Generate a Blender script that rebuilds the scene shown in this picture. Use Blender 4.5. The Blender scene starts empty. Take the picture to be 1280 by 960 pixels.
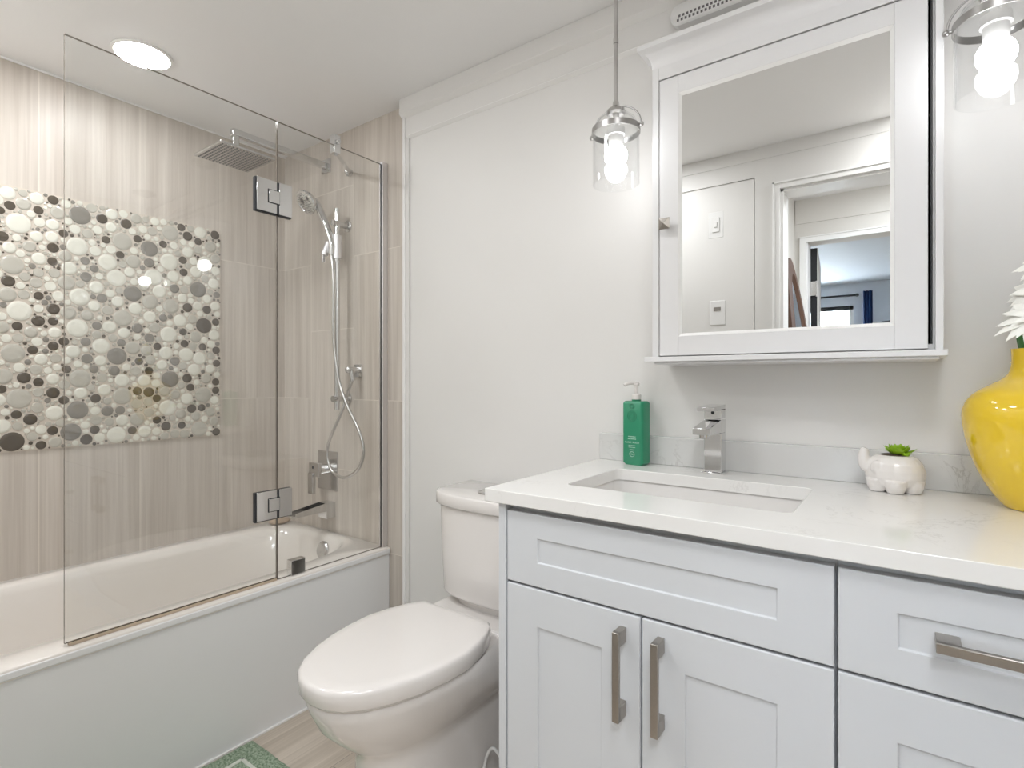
import bpy, bmesh, math, random
from mathutils import Vector, Matrix
R = math.radians
C = bpy.context.scene.collection
sc = bpy.context.scene
random.seed(7)

# ------------------------------------------------------------------ camera
CAM_H = 1.12
cd = bpy.data.cameras.new('camera'); cam = bpy.data.objects.new('camera', cd); C.objects.link(cam)
cam.location = (0, 0, CAM_H); cam.rotation_euler = (R(90), 0, R(36.1))
cd.sensor_fit = 'HORIZONTAL'; cd.sensor_width = 36.0; cd.lens = 36.0 * 676.5 / 1280
cd.shift_y = -4.0 / 1280; cd.clip_start = 0.01
sc.camera = cam
# ------------------------------------------------------------------ world and lights
w = bpy.data.worlds.new('daylight'); sc.world = w; w.use_nodes = True
w.node_tree.nodes['Background'].inputs[0].default_value = (0.80, 0.90, 1.0, 1)
w.node_tree.nodes['Background'].inputs[1].default_value = 20.0
sc.view_settings.view_transform = 'Standard'
try: sc.view_settings.look = 'None'
except Exception: pass
sc.view_settings.gamma = 1.0
sc.view_settings.use_curve_mapping = False
sc.view_settings.exposure = 0.2
P_BULB, P_DOWN, P_ROOM, P_HALL, P_BED, P_TUB, P_ENTRY = 19.0, 54.0, 5.6, 20.0, 20.0, 5.2, 4.5

def area_light(name, loc, power, size, col=(1, 0.95, 0.88), rot=(0, 0, 0), shape='DISK', size_y=None):
    l = bpy.data.lights.new(name, 'AREA'); l.shape = shape; l.size = size
    if size_y: l.size_y = size_y
    l.energy = power; l.color = col
    o = bpy.data.objects.new(name, l); C.objects.link(o); o.location = loc; o.rotation_euler = rot
    return o
area_light('room_fill_light', (-1.05, 0.30, 2.178), P_ROOM, 0.30, (0.97, 0.985, 1.0))  # added unseen fill for the room, no known fixture here
area_light('tub_fill_light', (-2.02, 0.08, 2.178), P_TUB, 0.26, (0.955, 0.98, 1.0))  # added out of view to lift the dim tub alcove
area_light('entry_fill_light', (0.12, 0.15, 2.178), P_ENTRY, 0.26, (0.97, 0.985, 1.0))  # made-up fill over the entry, lightens vanity and front faces
area_light('hall_fill_light', (0.35, -0.65, 2.24), P_HALL, 0.45, (0.88, 0.94, 1.0))  # added soft fill that spills in through the doorway
area_light('bedroom_fill_light', (1.2, -3.0, 2.24), P_BED, 0.6, (0.88, 0.94, 1.0))  # added fill, out of sight, raises the ambient light beyond the hall

# ------------------------------------------------------------------ materials
def srgb(h):
    h = h.lstrip('#'); v = [int(h[i:i+2], 16) / 255 for i in (0, 2, 4)]
    return tuple(c / 12.92 if c <= 0.04045 else ((c + 0.055) / 1.055) ** 2.4 for c in v) + (1,)
def mat(name, col, rough=0.5, metal=0.0, spec=0.5, coat=0.0, noise=0.0, nscale=40.0, bump=0.0, bscale=200.0, emit=None, estr=0.0, sub=0.0):
    m = bpy.data.materials.new(name); m.use_nodes = True
    nt = m.node_tree; b = nt.nodes['Principled BSDF']
    c = srgb(col) if isinstance(col, str) else col
    b.inputs['Base Color'].default_value = c
    b.inputs['Roughness'].default_value = rough; b.inputs['Metallic'].default_value = metal
    b.inputs['Specular IOR Level'].default_value = spec
    b.inputs['Coat Weight'].default_value = coat
    if sub: b.inputs['Subsurface Weight'].default_value = sub; b.inputs['Subsurface Scale'].default_value = 0.01
    tc = nt.nodes.new('ShaderNodeTexCoord')
    if noise:
        n = nt.nodes.new('ShaderNodeTexNoise'); n.inputs['Scale'].default_value = nscale; n.inputs['Detail'].default_value = 4
        nt.links.new(tc.outputs['Object'], n.inputs['Vector'])
        mx = nt.nodes.new('ShaderNodeMix'); mx.data_type = 'RGBA'
        mx.inputs[6].default_value = tuple(x * (1 - noise) for x in c[:3]) + (1,)
        mx.inputs[7].default_value = tuple(min(1, x * (1 + noise)) for x in c[:3]) + (1,)
        nt.links.new(n.outputs['Fac'], mx.inputs[0]); nt.links.new(mx.outputs[2], b.inputs['Base Color'])
    if bump:
        n = nt.nodes.new('ShaderNodeTexNoise'); n.inputs['Scale'].default_value = bscale; n.inputs['Detail'].default_value = 3
        nt.links.new(tc.outputs['Object'], n.inputs['Vector'])
        bp = nt.nodes.new('ShaderNodeBump'); bp.inputs['Strength'].default_value = bump; bp.inputs['Distance'].default_value = 0.002
        nt.links.new(n.outputs['Fac'], bp.inputs['Height']); nt.links.new(bp.outputs['Normal'], b.inputs['Normal'])
    if emit:
        b.inputs['Emission Color'].default_value = srgb(emit) if isinstance(emit, str) else emit
        b.inputs['Emission Strength'].default_value = estr
    return m
def glass_mat(name, tint=(0.97, 0.985, 0.975), k=1.0, ior=1.5):
    m = bpy.data.materials.new(name); m.use_nodes = True; nt = m.node_tree
    for n in list(nt.nodes): nt.nodes.remove(n)
    out = nt.nodes.new('ShaderNodeOutputMaterial'); mx = nt.nodes.new('ShaderNodeMixShader')
    tr = nt.nodes.new('ShaderNodeBsdfTransparent'); tr.inputs[0].default_value = tint + (1,)
    gl = nt.nodes.new('ShaderNodeBsdfGlossy'); gl.inputs['Roughness'].default_value = 0.0
    fr = nt.nodes.new('ShaderNodeLayerWeight'); fr.inputs['Blend'].default_value = 0.5
    # facing-based reflectance: about 4 % head-on, rising towards grazing
    pw = nt.nodes.new('ShaderNodeMath'); pw.operation = 'POWER'; pw.inputs[1].default_value = 4.0
    ma = nt.nodes.new('ShaderNodeMath'); ma.operation = 'MULTIPLY_ADD'; ma.inputs[1].default_value = 0.75 * k; ma.inputs[2].default_value = 0.04 * k
    nt.links.new(fr.outputs['Facing'], pw.inputs[0]); nt.links.new(pw.outputs[0], ma.inputs[0])
    nt.links.new(ma.outputs[0], mx.inputs[0]); nt.links.new(tr.outputs[0], mx.inputs[1]); nt.links.new(gl.outputs[0], mx.inputs[2])
    nt.links.new(mx.outputs[0], out.inputs[0])
    return m
def tile_mat(name, axis, u0, z0, base=('#BDB3A8', '#D8D0C6'), w=0.302, h=0.604, mortar='#E2DACF', streak=1.0, plank=False, stagger=0.5):
    """stone-look tile with fine streaks running along its length; axis = horizontal axis of the wall"""
    m = bpy.data.materials.new(name); m.use_nodes = True; nt = m.node_tree; b = nt.nodes['Principled BSDF']
    L = nt.links.new; N = nt.nodes.new
    g = N('ShaderNodeNewGeometry'); sx = N('ShaderNodeSeparateXYZ'); L(g.outputs['Position'], sx.inputs[0])
    long_out = sx.outputs['Z'] if not plank else sx.outputs['Y']
    short_out = sx.outputs['X' if axis == 'x' else 'Y']
    def off(o, v):
        a = N('ShaderNodeMath'); a.operation = 'SUBTRACT'; a.inputs[1].default_value = v; L(o, a.inputs[0]); return a.outputs[0]
    lo = off(long_out, z0); so = off(short_out, u0)
    cb = N('ShaderNodeCombineXYZ'); L(lo, cb.inputs[0]); L(so, cb.inputs[1])
    br = N('ShaderNodeTexBrick'); br.offset = stagger; br.offset_frequency = 2; br.squash = 1.0
    br.inputs['Scale'].default_value = 1.0; br.inputs['Mortar Size'].default_value = 0.0013; br.inputs['Mortar Smooth'].default_value = 0.2
    br.inputs['Bias'].default_value = 0.0; br.inputs['Brick Width'].default_value = h; br.inputs['Row Height'].default_value = w
    br.inputs['Color1'].default_value = (0, 0, 0, 1); br.inputs['Color2'].default_value = (1, 1, 1, 1); br.inputs['Mortar'].default_value = (0.5, 0.5, 0.5, 1)
    L(cb.outputs[0], br.inputs['Vector'])
    # streaks
    def streakn(ks, kl, detail, rough):
        c2 = N('ShaderNodeCombineXYZ')
        a = N('ShaderNodeMath'); a.operation = 'MULTIPLY'; a.inputs[1].default_value = ks; L(so, a.inputs[0])
        d = N('ShaderNodeMath'); d.operation = 'MULTIPLY'; d.inputs[1].default_value = kl; L(lo, d.inputs[0])
        L(a.outputs[0], c2.inputs[0]); L(d.outputs[0], c2.inputs[1])
        e = N('ShaderNodeMath'); e.operation = 'MULTIPLY'; e.inputs[1].default_value = 37.0; L(br.outputs['Color'], e.inputs[0]); L(e.outputs[0], c2.inputs[2])
        n = N('ShaderNodeTexNoise'); n.inputs['Scale'].default_value = 1.0; n.inputs['Detail'].default_value = detail; n.inputs['Roughness'].default_value = rough
        L(c2.outputs[0], n.inputs['Vector']); return n.outputs['Fac']
    n1 = streakn(26, 0.8, 3, 0.6); n2 = streakn(150, 2.5, 2, 0.6)
    add = N('ShaderNodeMath'); add.operation = 'MULTIPLY_ADD'; add.inputs[1].default_value = 0.42; L(n2, add.inputs[0])
    m1 = N('ShaderNodeMath'); m1.operation = 'MULTIPLY'; m1.inputs[1].default_value = 0.9; L(n1, m1.inputs[0]); L(m1.outputs[0], add.inputs[2])
    rp = N('ShaderNodeMapRange'); rp.inputs['From Min'].default_value = 0.45; rp.inputs['From Max'].default_value = 0.88; L(add.outputs[0], rp.inputs['Value'])
    mx = N('ShaderNodeMix'); mx.data_type = 'RGBA'; mx.inputs[6].default_value = srgb(base[0]); mx.inputs[7].default_value = srgb(base[1]); L(rp.outputs[0], mx.inputs[0])
    mo = N('ShaderNodeMix'); mo.data_type = 'RGBA'; L(br.outputs['Fac'], mo.inputs[0]); L(mx.outputs[2], mo.inputs[6]); mo.inputs[7].default_value = srgb(mortar)
    L(mo.outputs[2], b.inputs['Base Color']); b.inputs['Roughness'].default_value = 0.38
    b.inputs['Specular IOR Level'].default_value = 0.4
    return m
def quartz_mat(name, base='#EDEBE8', vein='#B9B5B0', rough=0.12):
    m = bpy.data.materials.new(name); m.use_nodes = True; nt = m.node_tree; b = nt.nodes['Principled BSDF']; L = nt.links.new; N = nt.nodes.new
    tc = N('ShaderNodeTexCoord')
    n = N('ShaderNodeTexNoise'); n.inputs['Scale'].default_value = 5; n.inputs['Detail'].default_value = 8; n.inputs['Roughness'].default_value = 0.65; n.inputs['Distortion'].default_value = 1.2
    L(tc.outputs['Object'], n.inputs['Vector'])
    a = N('ShaderNodeMath'); a.operation = 'SUBTRACT'; a.inputs[1].default_value = 0.5; L(n.outputs['Fac'], a.inputs[0])
    ab = N('ShaderNodeMath'); ab.operation = 'ABSOLUTE'; L(a.outputs[0], ab.inputs[0])
    mr = N('ShaderNodeMapRange'); mr.inputs['From Min'].default_value = 0.0; mr.inputs['From Max'].default_value = 0.012; mr.inputs['To Min'].default_value = 1; mr.inputs['To Max'].default_value = 0; L(ab.outputs[0], mr.inputs['Value'])
    n2 = N('ShaderNodeTexNoise'); n2.inputs['Scale'].default_value = 7; L(tc.outputs['Object'], n2.inputs['Vector'])
    m2 = N('ShaderNodeMapRange'); m2.inputs['From Min'].default_value = 0.48; m2.inputs['From Max'].default_value = 0.75; m2.inputs['To Max'].default_value = 0.5; L(n2.outputs['Fac'], m2.inputs['Value'])
    mu = N('ShaderNodeMath'); mu.operation = 'MULTIPLY'; L(mr.outputs[0], mu.inputs[0]); L(m2.outputs[0], mu.inputs[1])
    mx = N('ShaderNodeMix'); mx.data_type = 'RGBA'; mx.inputs[6].default_value = srgb(base); mx.inputs[7].default_value = srgb(vein); L(mu.outputs[0], mx.inputs[0])
    L(mx.outputs[2], b.inputs['Base Color']); b.inputs['Roughness'].default_value = rough
    return m
M = dict(
    wall=mat('wall_paint', '#E6E4E1', 0.55, noise=0.012, nscale=3),
    hall=mat('hall_paint', '#DDD9D3', 0.6, noise=0.01, nscale=3),
    bed=mat('bedroom_paint', '#D9DEE4', 0.6, noise=0.01, nscale=3),
    ceil=mat('ceiling_paint', '#F3F2F1', 0.8, noise=0.01, nscale=4),
    trim=mat('trim_paint', '#F3F2F0', 0.32, noise=0.008, nscale=8),
    cab=mat('cabinet_paint', '#D6D8DB', 0.42, noise=0.008, nscale=8),
    cabin=mat('cabinet_inside', '#55565A', 0.7, noise=0.05, nscale=20),
    mcab=mat('mirror_cabinet_paint', '#E6E5E5', 0.33, noise=0.008, nscale=8),
    dark=mat('dark_gap', '#2A2C30', 0.7, noise=0.1, nscale=50),
    mirror=mat('mirror_glass', (0.86, 0.865, 0.86, 1), 0.0, metal=1.0),
    chrome=mat('chrome', (0.72, 0.72, 0.72, 1), 0.07, metal=1.0),
    steel=mat('satin_steel', (0.62, 0.61, 0.60, 1), 0.2, metal=1.0),
    nickel=mat('brushed_nickel', (0.42, 0.39, 0.355, 1), 0.28, metal=1.0, noise=0.06, nscale=200),
    tub=mat('tub_acrylic', '#EFE9E2', 0.14, coat=0.4, noise=0.006, nscale=5),
    apron=mat('apron_acrylic', '#F0F0F0', 0.28, noise=0.006, nscale=5),
    china=mat('china_white', '#E9E4E0', 0.08, coat=0.5, noise=0.006, nscale=6),
    sink=mat('sink_china', '#E6E3E0', 0.1, coat=0.3, noise=0.006, nscale=6),
    quartz=quartz_mat('quartz'),
    quartz_shaded=quartz_mat('quartz_splash_shaded', '#D9D8D6', '#9C9893', 0.16),  # countertop quartz with shade painted in as a greyer base
    glass=glass_mat('clear_glass', (0.985, 0.99, 0.988), 1.5),
    shade=glass_mat('shade_glass', (0.99, 0.992, 0.992), 0.8),
    gedge=mat('glass_edge', '#7A7168', 0.15, noise=0.05, nscale=30),
    gedgel=mat('glass_edge_polished', '#E8E6DF', 0.1, noise=0.02, nscale=30),
    bulb=mat('bulb_glow', '#FFFFFF', 0.4, emit=(0.97, 0.98, 1.0, 1), estr=P_BULB, noise=0.01),
    down=mat('downlight_glow', '#FFFFFF', 0.4, emit=(0.965, 0.98, 1.0, 1), estr=P_DOWN, noise=0.01),
    white=mat('white_plastic', '#E9E8E6', 0.35, noise=0.01, nscale=30),
    pump=mat('pump_plastic', '#E4DFDB', 0.25, noise=0.01, nscale=30),
    green=mat('bottle_green', '#2C8C68', 0.28, noise=0.04, nscale=30),
    greend=mat('bottle_emboss', '#237A59', 0.3, noise=0.03, nscale=60),
    print_=mat('label_print', '#CDE6DA', 0.5, noise=0.01),
    yellow=mat('yellow_glaze', '#EBC62B', 0.08, coat=0.6, noise=0.02, nscale=6),
    petal=mat('petal_white', '#FBFAF3', 0.5, noise=0.01, nscale=60),
    pistil=mat('pistil_yellow', '#D9D34A', 0.6, noise=0.1, nscale=200),
    stem=mat('stem_green', '#3F7A3A', 0.45, noise=0.12, nscale=60),
    succ=mat('succulent_green', '#8FB822', 0.4, noise=0.25, nscale=40),
    soil=mat('soil', '#4A3A2C', 0.9, noise=0.3, nscale=300, bump=0.6),
    m_dark=mat('mosaic_dark', '#5C544A', 0.10, coat=0.5, noise=0.15, nscale=12),
    m_mid=mat('mosaic_grey', '#8A857D', 0.10, coat=0.5, noise=0.06, nscale=12),
    m_light=mat('mosaic_pale_grey', '#BFBBB0', 0.10, coat=0.3, noise=0.02, nscale=12),
    m_white=mat('mosaic_ivory', '#E4E2D6', 0.10, coat=0.3, noise=0.015, nscale=12),
    m_olive=mat('mosaic_olive', '#6A6034', 0.10, coat=0.5, noise=0.05, nscale=12),
    grout=mat('mosaic_grout', '#CFC5B8', 0.7, noise=0.03, nscale=60),
    soap=mat('soap_beige', '#B8A48F', 0.5, noise=0.05, nscale=60),
    wood=mat('walnut', '#5A3F30', 0.4, noise=0.3, nscale=14),
    navy=mat('navy_cloth', '#1F3C66', 0.8, noise=0.15, nscale=30),
    black=mat('black_paint_and_shade', '#15181C', 0.4, noise=0.1, nscale=30),
    bottleg=mat('dark_green_glass', '#1E3B33', 0.15, noise=0.1, nscale=30),
    floorh=mat('hall_floor', '#A3917C', 0.4, noise=0.15, nscale=12),
    wire=mat('grey_nickel', (0.42, 0.41, 0.40, 1), 0.3, metal=1.0),
    satin=mat('satin_metal', (0.84, 0.83, 0.85, 1), 0.42, metal=1.0),
    rubber=mat('seal_plastic', '#C9B79F', 0.3, noise=0.05, nscale=60),
    ndot=mat('nozzle_grey', '#6A6668', 0.5, noise=0.05, nscale=60),
)
M['tile_left'] = tile_mat('tile_left_wall', 'y', -0.061, 1.041 - 0.604, stagger=0.0)
M['tile_back'] = tile_mat('tile_back_wall', 'x', -2.487, 0.739 - 0.604 * 1)
M['floor'] = tile_mat('floor_tile', 'x', -1.65, 0.36, base=('#B9AC9D', '#D8CCBE'), w=0.302, h=0.604, mortar='#A3978A', plank=True)
def rug_mat():
    m = bpy.data.materials.new('rug_green'); m.use_nodes = True; nt = m.node_tree; b = nt.nodes['Principled BSDF']; L = nt.links.new; N = nt.nodes.new
    tc = N('ShaderNodeTexCoord'); n = N('ShaderNodeTexNoise'); n.inputs['Scale'].default_value = 160; n.inputs['Detail'].default_value = 3
    L(tc.outputs['Object'], n.inputs['Vector'])
    mx = N('ShaderNodeMix'); mx.data_type = 'RGBA'; mx.inputs[6].default_value = srgb('#73896F'); mx.inputs[7].default_value = srgb('#B3C2AC')
    mr = N('ShaderNodeMapRange'); mr.inputs['From Min'].default_value = 0.35; mr.inputs['From Max'].default_value = 0.65; L(n.outputs['Fac'], mr.inputs['Value']); L(mr.outputs[0], mx.inputs[0])
    L(mx.outputs[2], b.inputs['Base Color']); b.inputs['Roughness'].default_value = 0.95
    bp = N('ShaderNodeBump'); bp.inputs['Strength'].default_value = 1.0; bp.inputs['Distance'].default_value = 0.006; L(n.outputs['Fac'], bp.inputs['Height']); L(bp.outputs['Normal'], b.inputs['Normal'])
    return m
M['rug'] = rug_mat()
M['rugline'] = mat('rug_white', '#D9DDD2', 0.95, noise=0.08, nscale=200, bump=1.0, bscale=160)

# ------------------------------------------------------------------ mesh helpers
class MB:
    def __init__(s): s.v = []; s.f = []; s.m = []
    def add(s, vs, fs, mi=0):
        o = len(s.v); s.v += [tuple(v) for v in vs]
        for f in fs: s.f.append([i + o for i in f]); s.m.append(mi)
        return s
    def box(s, x0, x1, y0, y1, z0, z1, mi=0):
        if x0 > x1: x0, x1 = x1, x0
        if y0 > y1: y0, y1 = y1, y0
        if z0 > z1: z0, z1 = z1, z0
        v = [(x0,y0,z0),(x1,y0,z0),(x1,y1,z0),(x0,y1,z0),(x0,y0,z1),(x1,y0,z1),(x1,y1,z1),(x0,y1,z1)]
        return s.add(v, [(0,3,2,1),(4,5,6,7),(0,1,5,4),(1,2,6,5),(2,3,7,6),(3,0,4,7)], mi)
    def loft(s, rings, mi=0, cap0=True, cap1=True, close=True):
        n = len(rings[0]); vs = [p for r in rings for p in r]; fs = []
        for k in range(len(rings) - 1):
            for i in range(n if close else n - 1):
                j = (i + 1) % n
                fs.append((k*n+i, k*n+j, (k+1)*n+j, (k+1)*n+i))
        if cap0: fs.append(tuple(reversed(range(n))))
        if cap1: fs.append(tuple((len(rings)-1)*n + i for i in range(n)))
        return s.add(vs, fs, mi)
    def lathe(s, prof, c=(0,0,0), n=32, mi=0, axis=(0,0,1), cap=True):
        ax = Vector(axis).normalized(); q = Vector((0,0,1)).rotation_difference(ax); c = Vector(c)
        rings = []
        for r, z in prof:
            r = max(r, 1e-5)
            rings.append([c + q @ Vector((r*math.cos(2*math.pi*i/n), r*math.sin(2*math.pi*i/n), z)) for i in range(n)])
        return s.loft(rings, mi, cap, cap)
    def cyl(s, p0, p1, r0, r1=None, n=20, mi=0):
        p0 = Vector(p0); p1 = Vector(p1); d = p1 - p0
        return s.lathe([(r0, 0), (r0 if r1 is None else r1, d.length)], p0, n, mi, d)
    def tube(s, pts, r, n=10, mi=0, caps=True):
        pts = [Vector(p) for p in pts]; rings = []; up = None
        for i, p in enumerate(pts):
            t = (pts[min(i+1, len(pts)-1)] - pts[max(i-1, 0)]).normalized()
            if up is None:
                up = Vector((0,0,1)) if abs(t.z) < 0.9 else Vector((1,0,0))
            a = (up - t * up.dot(t)).normalized(); b = t.cross(a); up = a
            rr = r[i] if isinstance(r, (list, tuple)) else r
            rings.append([p + a*rr*math.cos(2*math.pi*k/n) + b*rr*math.sin(2*math.pi*k/n) for k in range(n)])
        return s.loft(rings, mi, caps, caps)
    def ball(s, c, r, n=16, mi=0):
        r = (r, r, r) if not isinstance(r, (tuple, list)) else r; c = Vector(c); rings = []
        for k in range(1, n//2):
            a = math.pi * k / (n//2)
            rings.append([(c.x + r[0]*math.sin(a)*math.cos(2*math.pi*i/n), c.y + r[1]*math.sin(a)*math.sin(2*math.pi*i/n), c.z - r[2]*math.cos(a)) for i in range(n)])
        return s.loft(rings, mi)
def smoothpath(pts, k=8):
    pts = [Vector(p) for p in pts]; out = []
    P = [pts[0]*2 - pts[1]] + pts + [pts[-1]*2 - pts[-2]]
    for i in range(1, len(P)-2):
        for j in range(k):
            t = j / k; a, b, c, d = P[i-1], P[i], P[i+1], P[i+2]
            out.append(0.5*((2*b) + (-a+c)*t + (2*a-5*b+4*c-d)*t*t + (-a+3*b-3*c+d)*t**3))
    out.append(pts[-1]); return out
def obj(name, mb, mats, parent=None, smooth=None, bevel=0.0, bseg=2, label=None, kind=None):
    vs = [Vector(v) for v in mb.v]
    lo = Vector((min(v.x for v in vs), min(v.y for v in vs), min(v.z for v in vs))); hi = Vector((max(v.x for v in vs), max(v.y for v in vs), max(v.z for v in vs)))
    c = Vector(((lo.x+hi.x)/2, (lo.y+hi.y)/2, lo.z))
    me = bpy.data.meshes.new(name); me.from_pydata([v - c for v in vs], [], mb.f)
    if not isinstance(mats, (list, tuple)): mats = [mats]
    for m in mats: me.materials.append(m)
    me.polygons.foreach_set('material_index', mb.m)
    bm = bmesh.new(); bm.from_mesh(me); bmesh.ops.recalc_face_normals(bm, faces=bm.faces); bm.to_mesh(me); bm.free()
    if smooth:
        me.polygons.foreach_set('use_smooth', [True]*len(me.polygons))
        me.set_sharp_from_angle(angle=R(smooth))
    me.update()
    o = bpy.data.objects.new(name, me); C.objects.link(o)
    if parent is not None:
        base = Vector(parent.location); p = parent
        while p.parent: p = p.parent; base += Vector(p.location)
        o.parent = parent; o.location = c - base
    else: o.location = c
    if bevel:
        b = o.modifiers.new('bevel', 'BEVEL'); b.width = bevel; b.segments = bseg; b.limit_method = 'ANGLE'; b.angle_limit = R(40); b.harden_normals = False
        if not smooth:
            me.polygons.foreach_set('use_smooth', [True]*len(me.polygons)); me.set_sharp_from_angle(angle=R(25))
    if label: o['label'] = label
    if kind: o['kind'] = kind
    return o
def tag(o, label, cat, group=None, kind=None):
    o['label'] = label; o['category'] = cat
    if group: o['group'] = group
    if kind: o['kind'] = kind
    return o
def thing(name, label, cat, loc, group=None):
    o = bpy.data.objects.new(name, None); C.objects.link(o); o.location = loc; o.empty_display_size = 0.05
    return tag(o, label, cat, group)
def struct(name, mb, m, **k): return obj(name, mb, m, kind='structure', **k)
def text(name, s, size, loc, rot, m, parent, extr=0.0002, spacing=1.0):
    cu = bpy.data.curves.new(name, 'FONT'); cu.body = s; cu.size = size; cu.align_x = 'CENTER'; cu.align_y = 'CENTER'; cu.extrude = extr; cu.space_character = spacing
    o = bpy.data.objects.new(name, cu); C.objects.link(o); cu.materials.append(m)
    dg = bpy.context.evaluated_depsgraph_get()
    me = bpy.data.meshes.new_from_object(o.evaluated_get(dg)); bpy.data.objects.remove(o); bpy.data.curves.remove(cu)
    o = bpy.data.objects.new(name, me); C.objects.link(o)
    if not me.materials: me.materials.append(m)
    o.parent = parent; o.location = Vector(loc) - Vector(parent.location); o.rotation_euler = rot
    return o

# ------------------------------------------------------------------ dimensions
CEIL = 2.185; XL = -2.40; YB = 1.45; YW = 1.43; YO = -0.075; XR = 0.42
XJ = -1.543           # where tile stops and painted panelling starts
# ------------------------------------------------------------------ room shell
struct('floor', MB().box(-2.5, XR + .1, -0.195, 1.55, -0.05, 0), M['floor'])
struct('ceiling', MB().box(-2.5, XR + .1, -0.195, 1.55, CEIL, CEIL + 0.05), M['ceil'])
wl = struct('wall_left', MB().box(XL - 0.1, XL, -0.195, 1.55, 0, CEIL), M['tile_left'])
struct('wall_back_tiled', MB().box(XL, XJ, YB, 1.55, 0, CEIL), M['tile_back'])
b = MB()
b.box(XJ, XR, YW, 1.55, 0, CEIL)                                # recessed field
b.loft([[(x, 1.422, 2.118), (x, 1.422, 2.047), (x, YW, 2.036), (x, YW, 2.118)] for x in (XJ, XR)])   # rail with a sloped underside
b.box(XJ, XJ + .022, 1.422, YW, 0, 2.038)                       # stile beside the tile
b.loft([[(x, 1.405, CEIL), (x, 1.405, 2.130), (x, 1.422, 2.115), (x, YW, 2.115), (x, YW, CEIL)] for x in (XJ - .012, XR)])   # band under the ceiling
struct('wall_back_painted', b, M['wall'], bevel=0.0015)
struct('wall_right', MB().box(XR, XR + .1, -0.195, 1.55, 0, CEIL), M['wall'])
for nm, yy, zz, pr in (('highlight_strip_1', 1.407, 2.118, .015), ('highlight_strip_2', 1.422, 2.038, .011)):  # added whiter strips, painting the light caught by the sloped undersides
    struct(nm, MB().loft([[(x, yy + pr + .002, zz - .004), (x, yy - .001, zz + pr), (x, yy + .003, zz + pr + .001), (x, yy + pr + .004, zz)] for x in (XJ + (.022 if nm == 'highlight_strip_2' else -.008), XR)]), M['trim'])
struct('trim_1', MB().box(XJ - .006, XJ + .006, 1.417, YB, 0, 2.118), M['trim'], bevel=0.001)
# thin white bead along the top of the left tiled wall
struct('trim_2', MB().box(XL, XL + .004, YO, YB, CEIL - .006, CEIL), M['trim'])
# wall opposite, with doorway (seen in the mirror); the camera stands in front of it
DX0, DX1, DZ = -0.455, 0.32, 1.975
b = MB()
YI = YO - .12
b.box(XL, DX0, YI, YO - .008, 0, CEIL); b.box(DX1, XR, YI, YO - .008, 0, CEIL); b.box(DX0, DX1, YI, YO - .008, DZ, CEIL)
b.box(XL, XR, YO - .008, YO, 2.128, CEIL - .0)                   # top board
b.box(XL, XR, YO - .008, YO, 2.05, 2.118) ; b.box(XL, XR, YO - .008, YO - .003, 2.118, 2.128)
b.box(-.561, DX0, YO - .008, YO, 0, 2.05); b.box(XL, -.566, YO - .008, YO - .001, 0, 2.045); b.box(DX0, XR, YO - .008, YO, DZ, 2.05); b.box(DX1, XR, YO - .008, YO, 0, DZ)
struct('wall_front', b, M['wall'])
b = MB()
for x0, x1 in ((DX0 - .03, DX0), (DX1, DX1 + .03)): b.box(x0, x1, YO, YO + .014, 0, DZ + .03)
b.box(DX0, DX1, YO, YO + .014, DZ, DZ + .03)
for x0, x1 in ((DX0 - .03, DX0 - .022), (DX1 + .022, DX1 + .03)): b.box(x0, x1, YO + .014, YO + .02, 0, DZ + .03)
b.box(DX0 - .03, DX1 + .03, YO + .014, YO + .02, DZ + .022, DZ + .03)
b.box(DX0 - .002, DX0 + .012, YI, YO, 0, DZ); b.box(DX1 - .012, DX1 + .002, YI, YO, 0, DZ); b.box(DX0, DX1, YI, YO, DZ - .012, DZ + .002)
struct('trim_3', b, M['trim'], bevel=0.001)
# ---- hallway
HX0, HX1, HY, HC = -0.57, 1.2, -1.22, 2.25
struct('floor_hall', MB().box(-3.0, 2.0, -5.2, YI, -0.05, 0), M['floorh'])
struct('wall_hall_left', MB().box(HX0 - .1, HX0, HY, YI, 0, HC), M['hall'])
struct('wall_hall_right', MB().box(HX1, HX1 + .1, HY, YI, 0, HC), M['hall'])
struct('wall_hall_front', MB().box(XR + .1, HX1, YI - .0, YI + .1, 0, HC).box(HX0 - .1, XR + .1, YI, YI + .1, CEIL + .05, HC), M['hall'])
struct('ceiling_hall', MB().box(HX0 - .1, HX1 + .1, HY, YI + .1, HC, HC + .05), M['ceil'])
EX0, EX1, EZ = -0.505, 0.28, 1.98
b = MB(); b.box(-3.0, EX0, HY - .12, HY, 0, HC + .05); b.box(EX1, 2.0, HY - .12, HY, 0, HC + .05); b.box(EX0, EX1, HY - .12, HY, EZ, HC + .05)
b.box(EX0 - .06, EX1 + .06, HY, HY + .006, 2.10, HC)
struct('wall_hall_back', b, M['hall'])
b = MB()
for x0, x1 in ((EX0 - .035, EX0), (EX1, EX1 + .035)): b.box(x0, x1, HY, HY + .014, 0, EZ + .035)
b.box(EX0, EX1, HY, HY + .014, EZ, EZ + .035); b.box(EX0 - .035, EX1 + .035, HY + .014, HY + .02, EZ + .027, EZ + .035)
b.box(EX0 - .002, EX0 + .008, HY - .12, HY, 0, EZ)
struct('trim_4', b, M['trim'], bevel=0.001)
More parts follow.
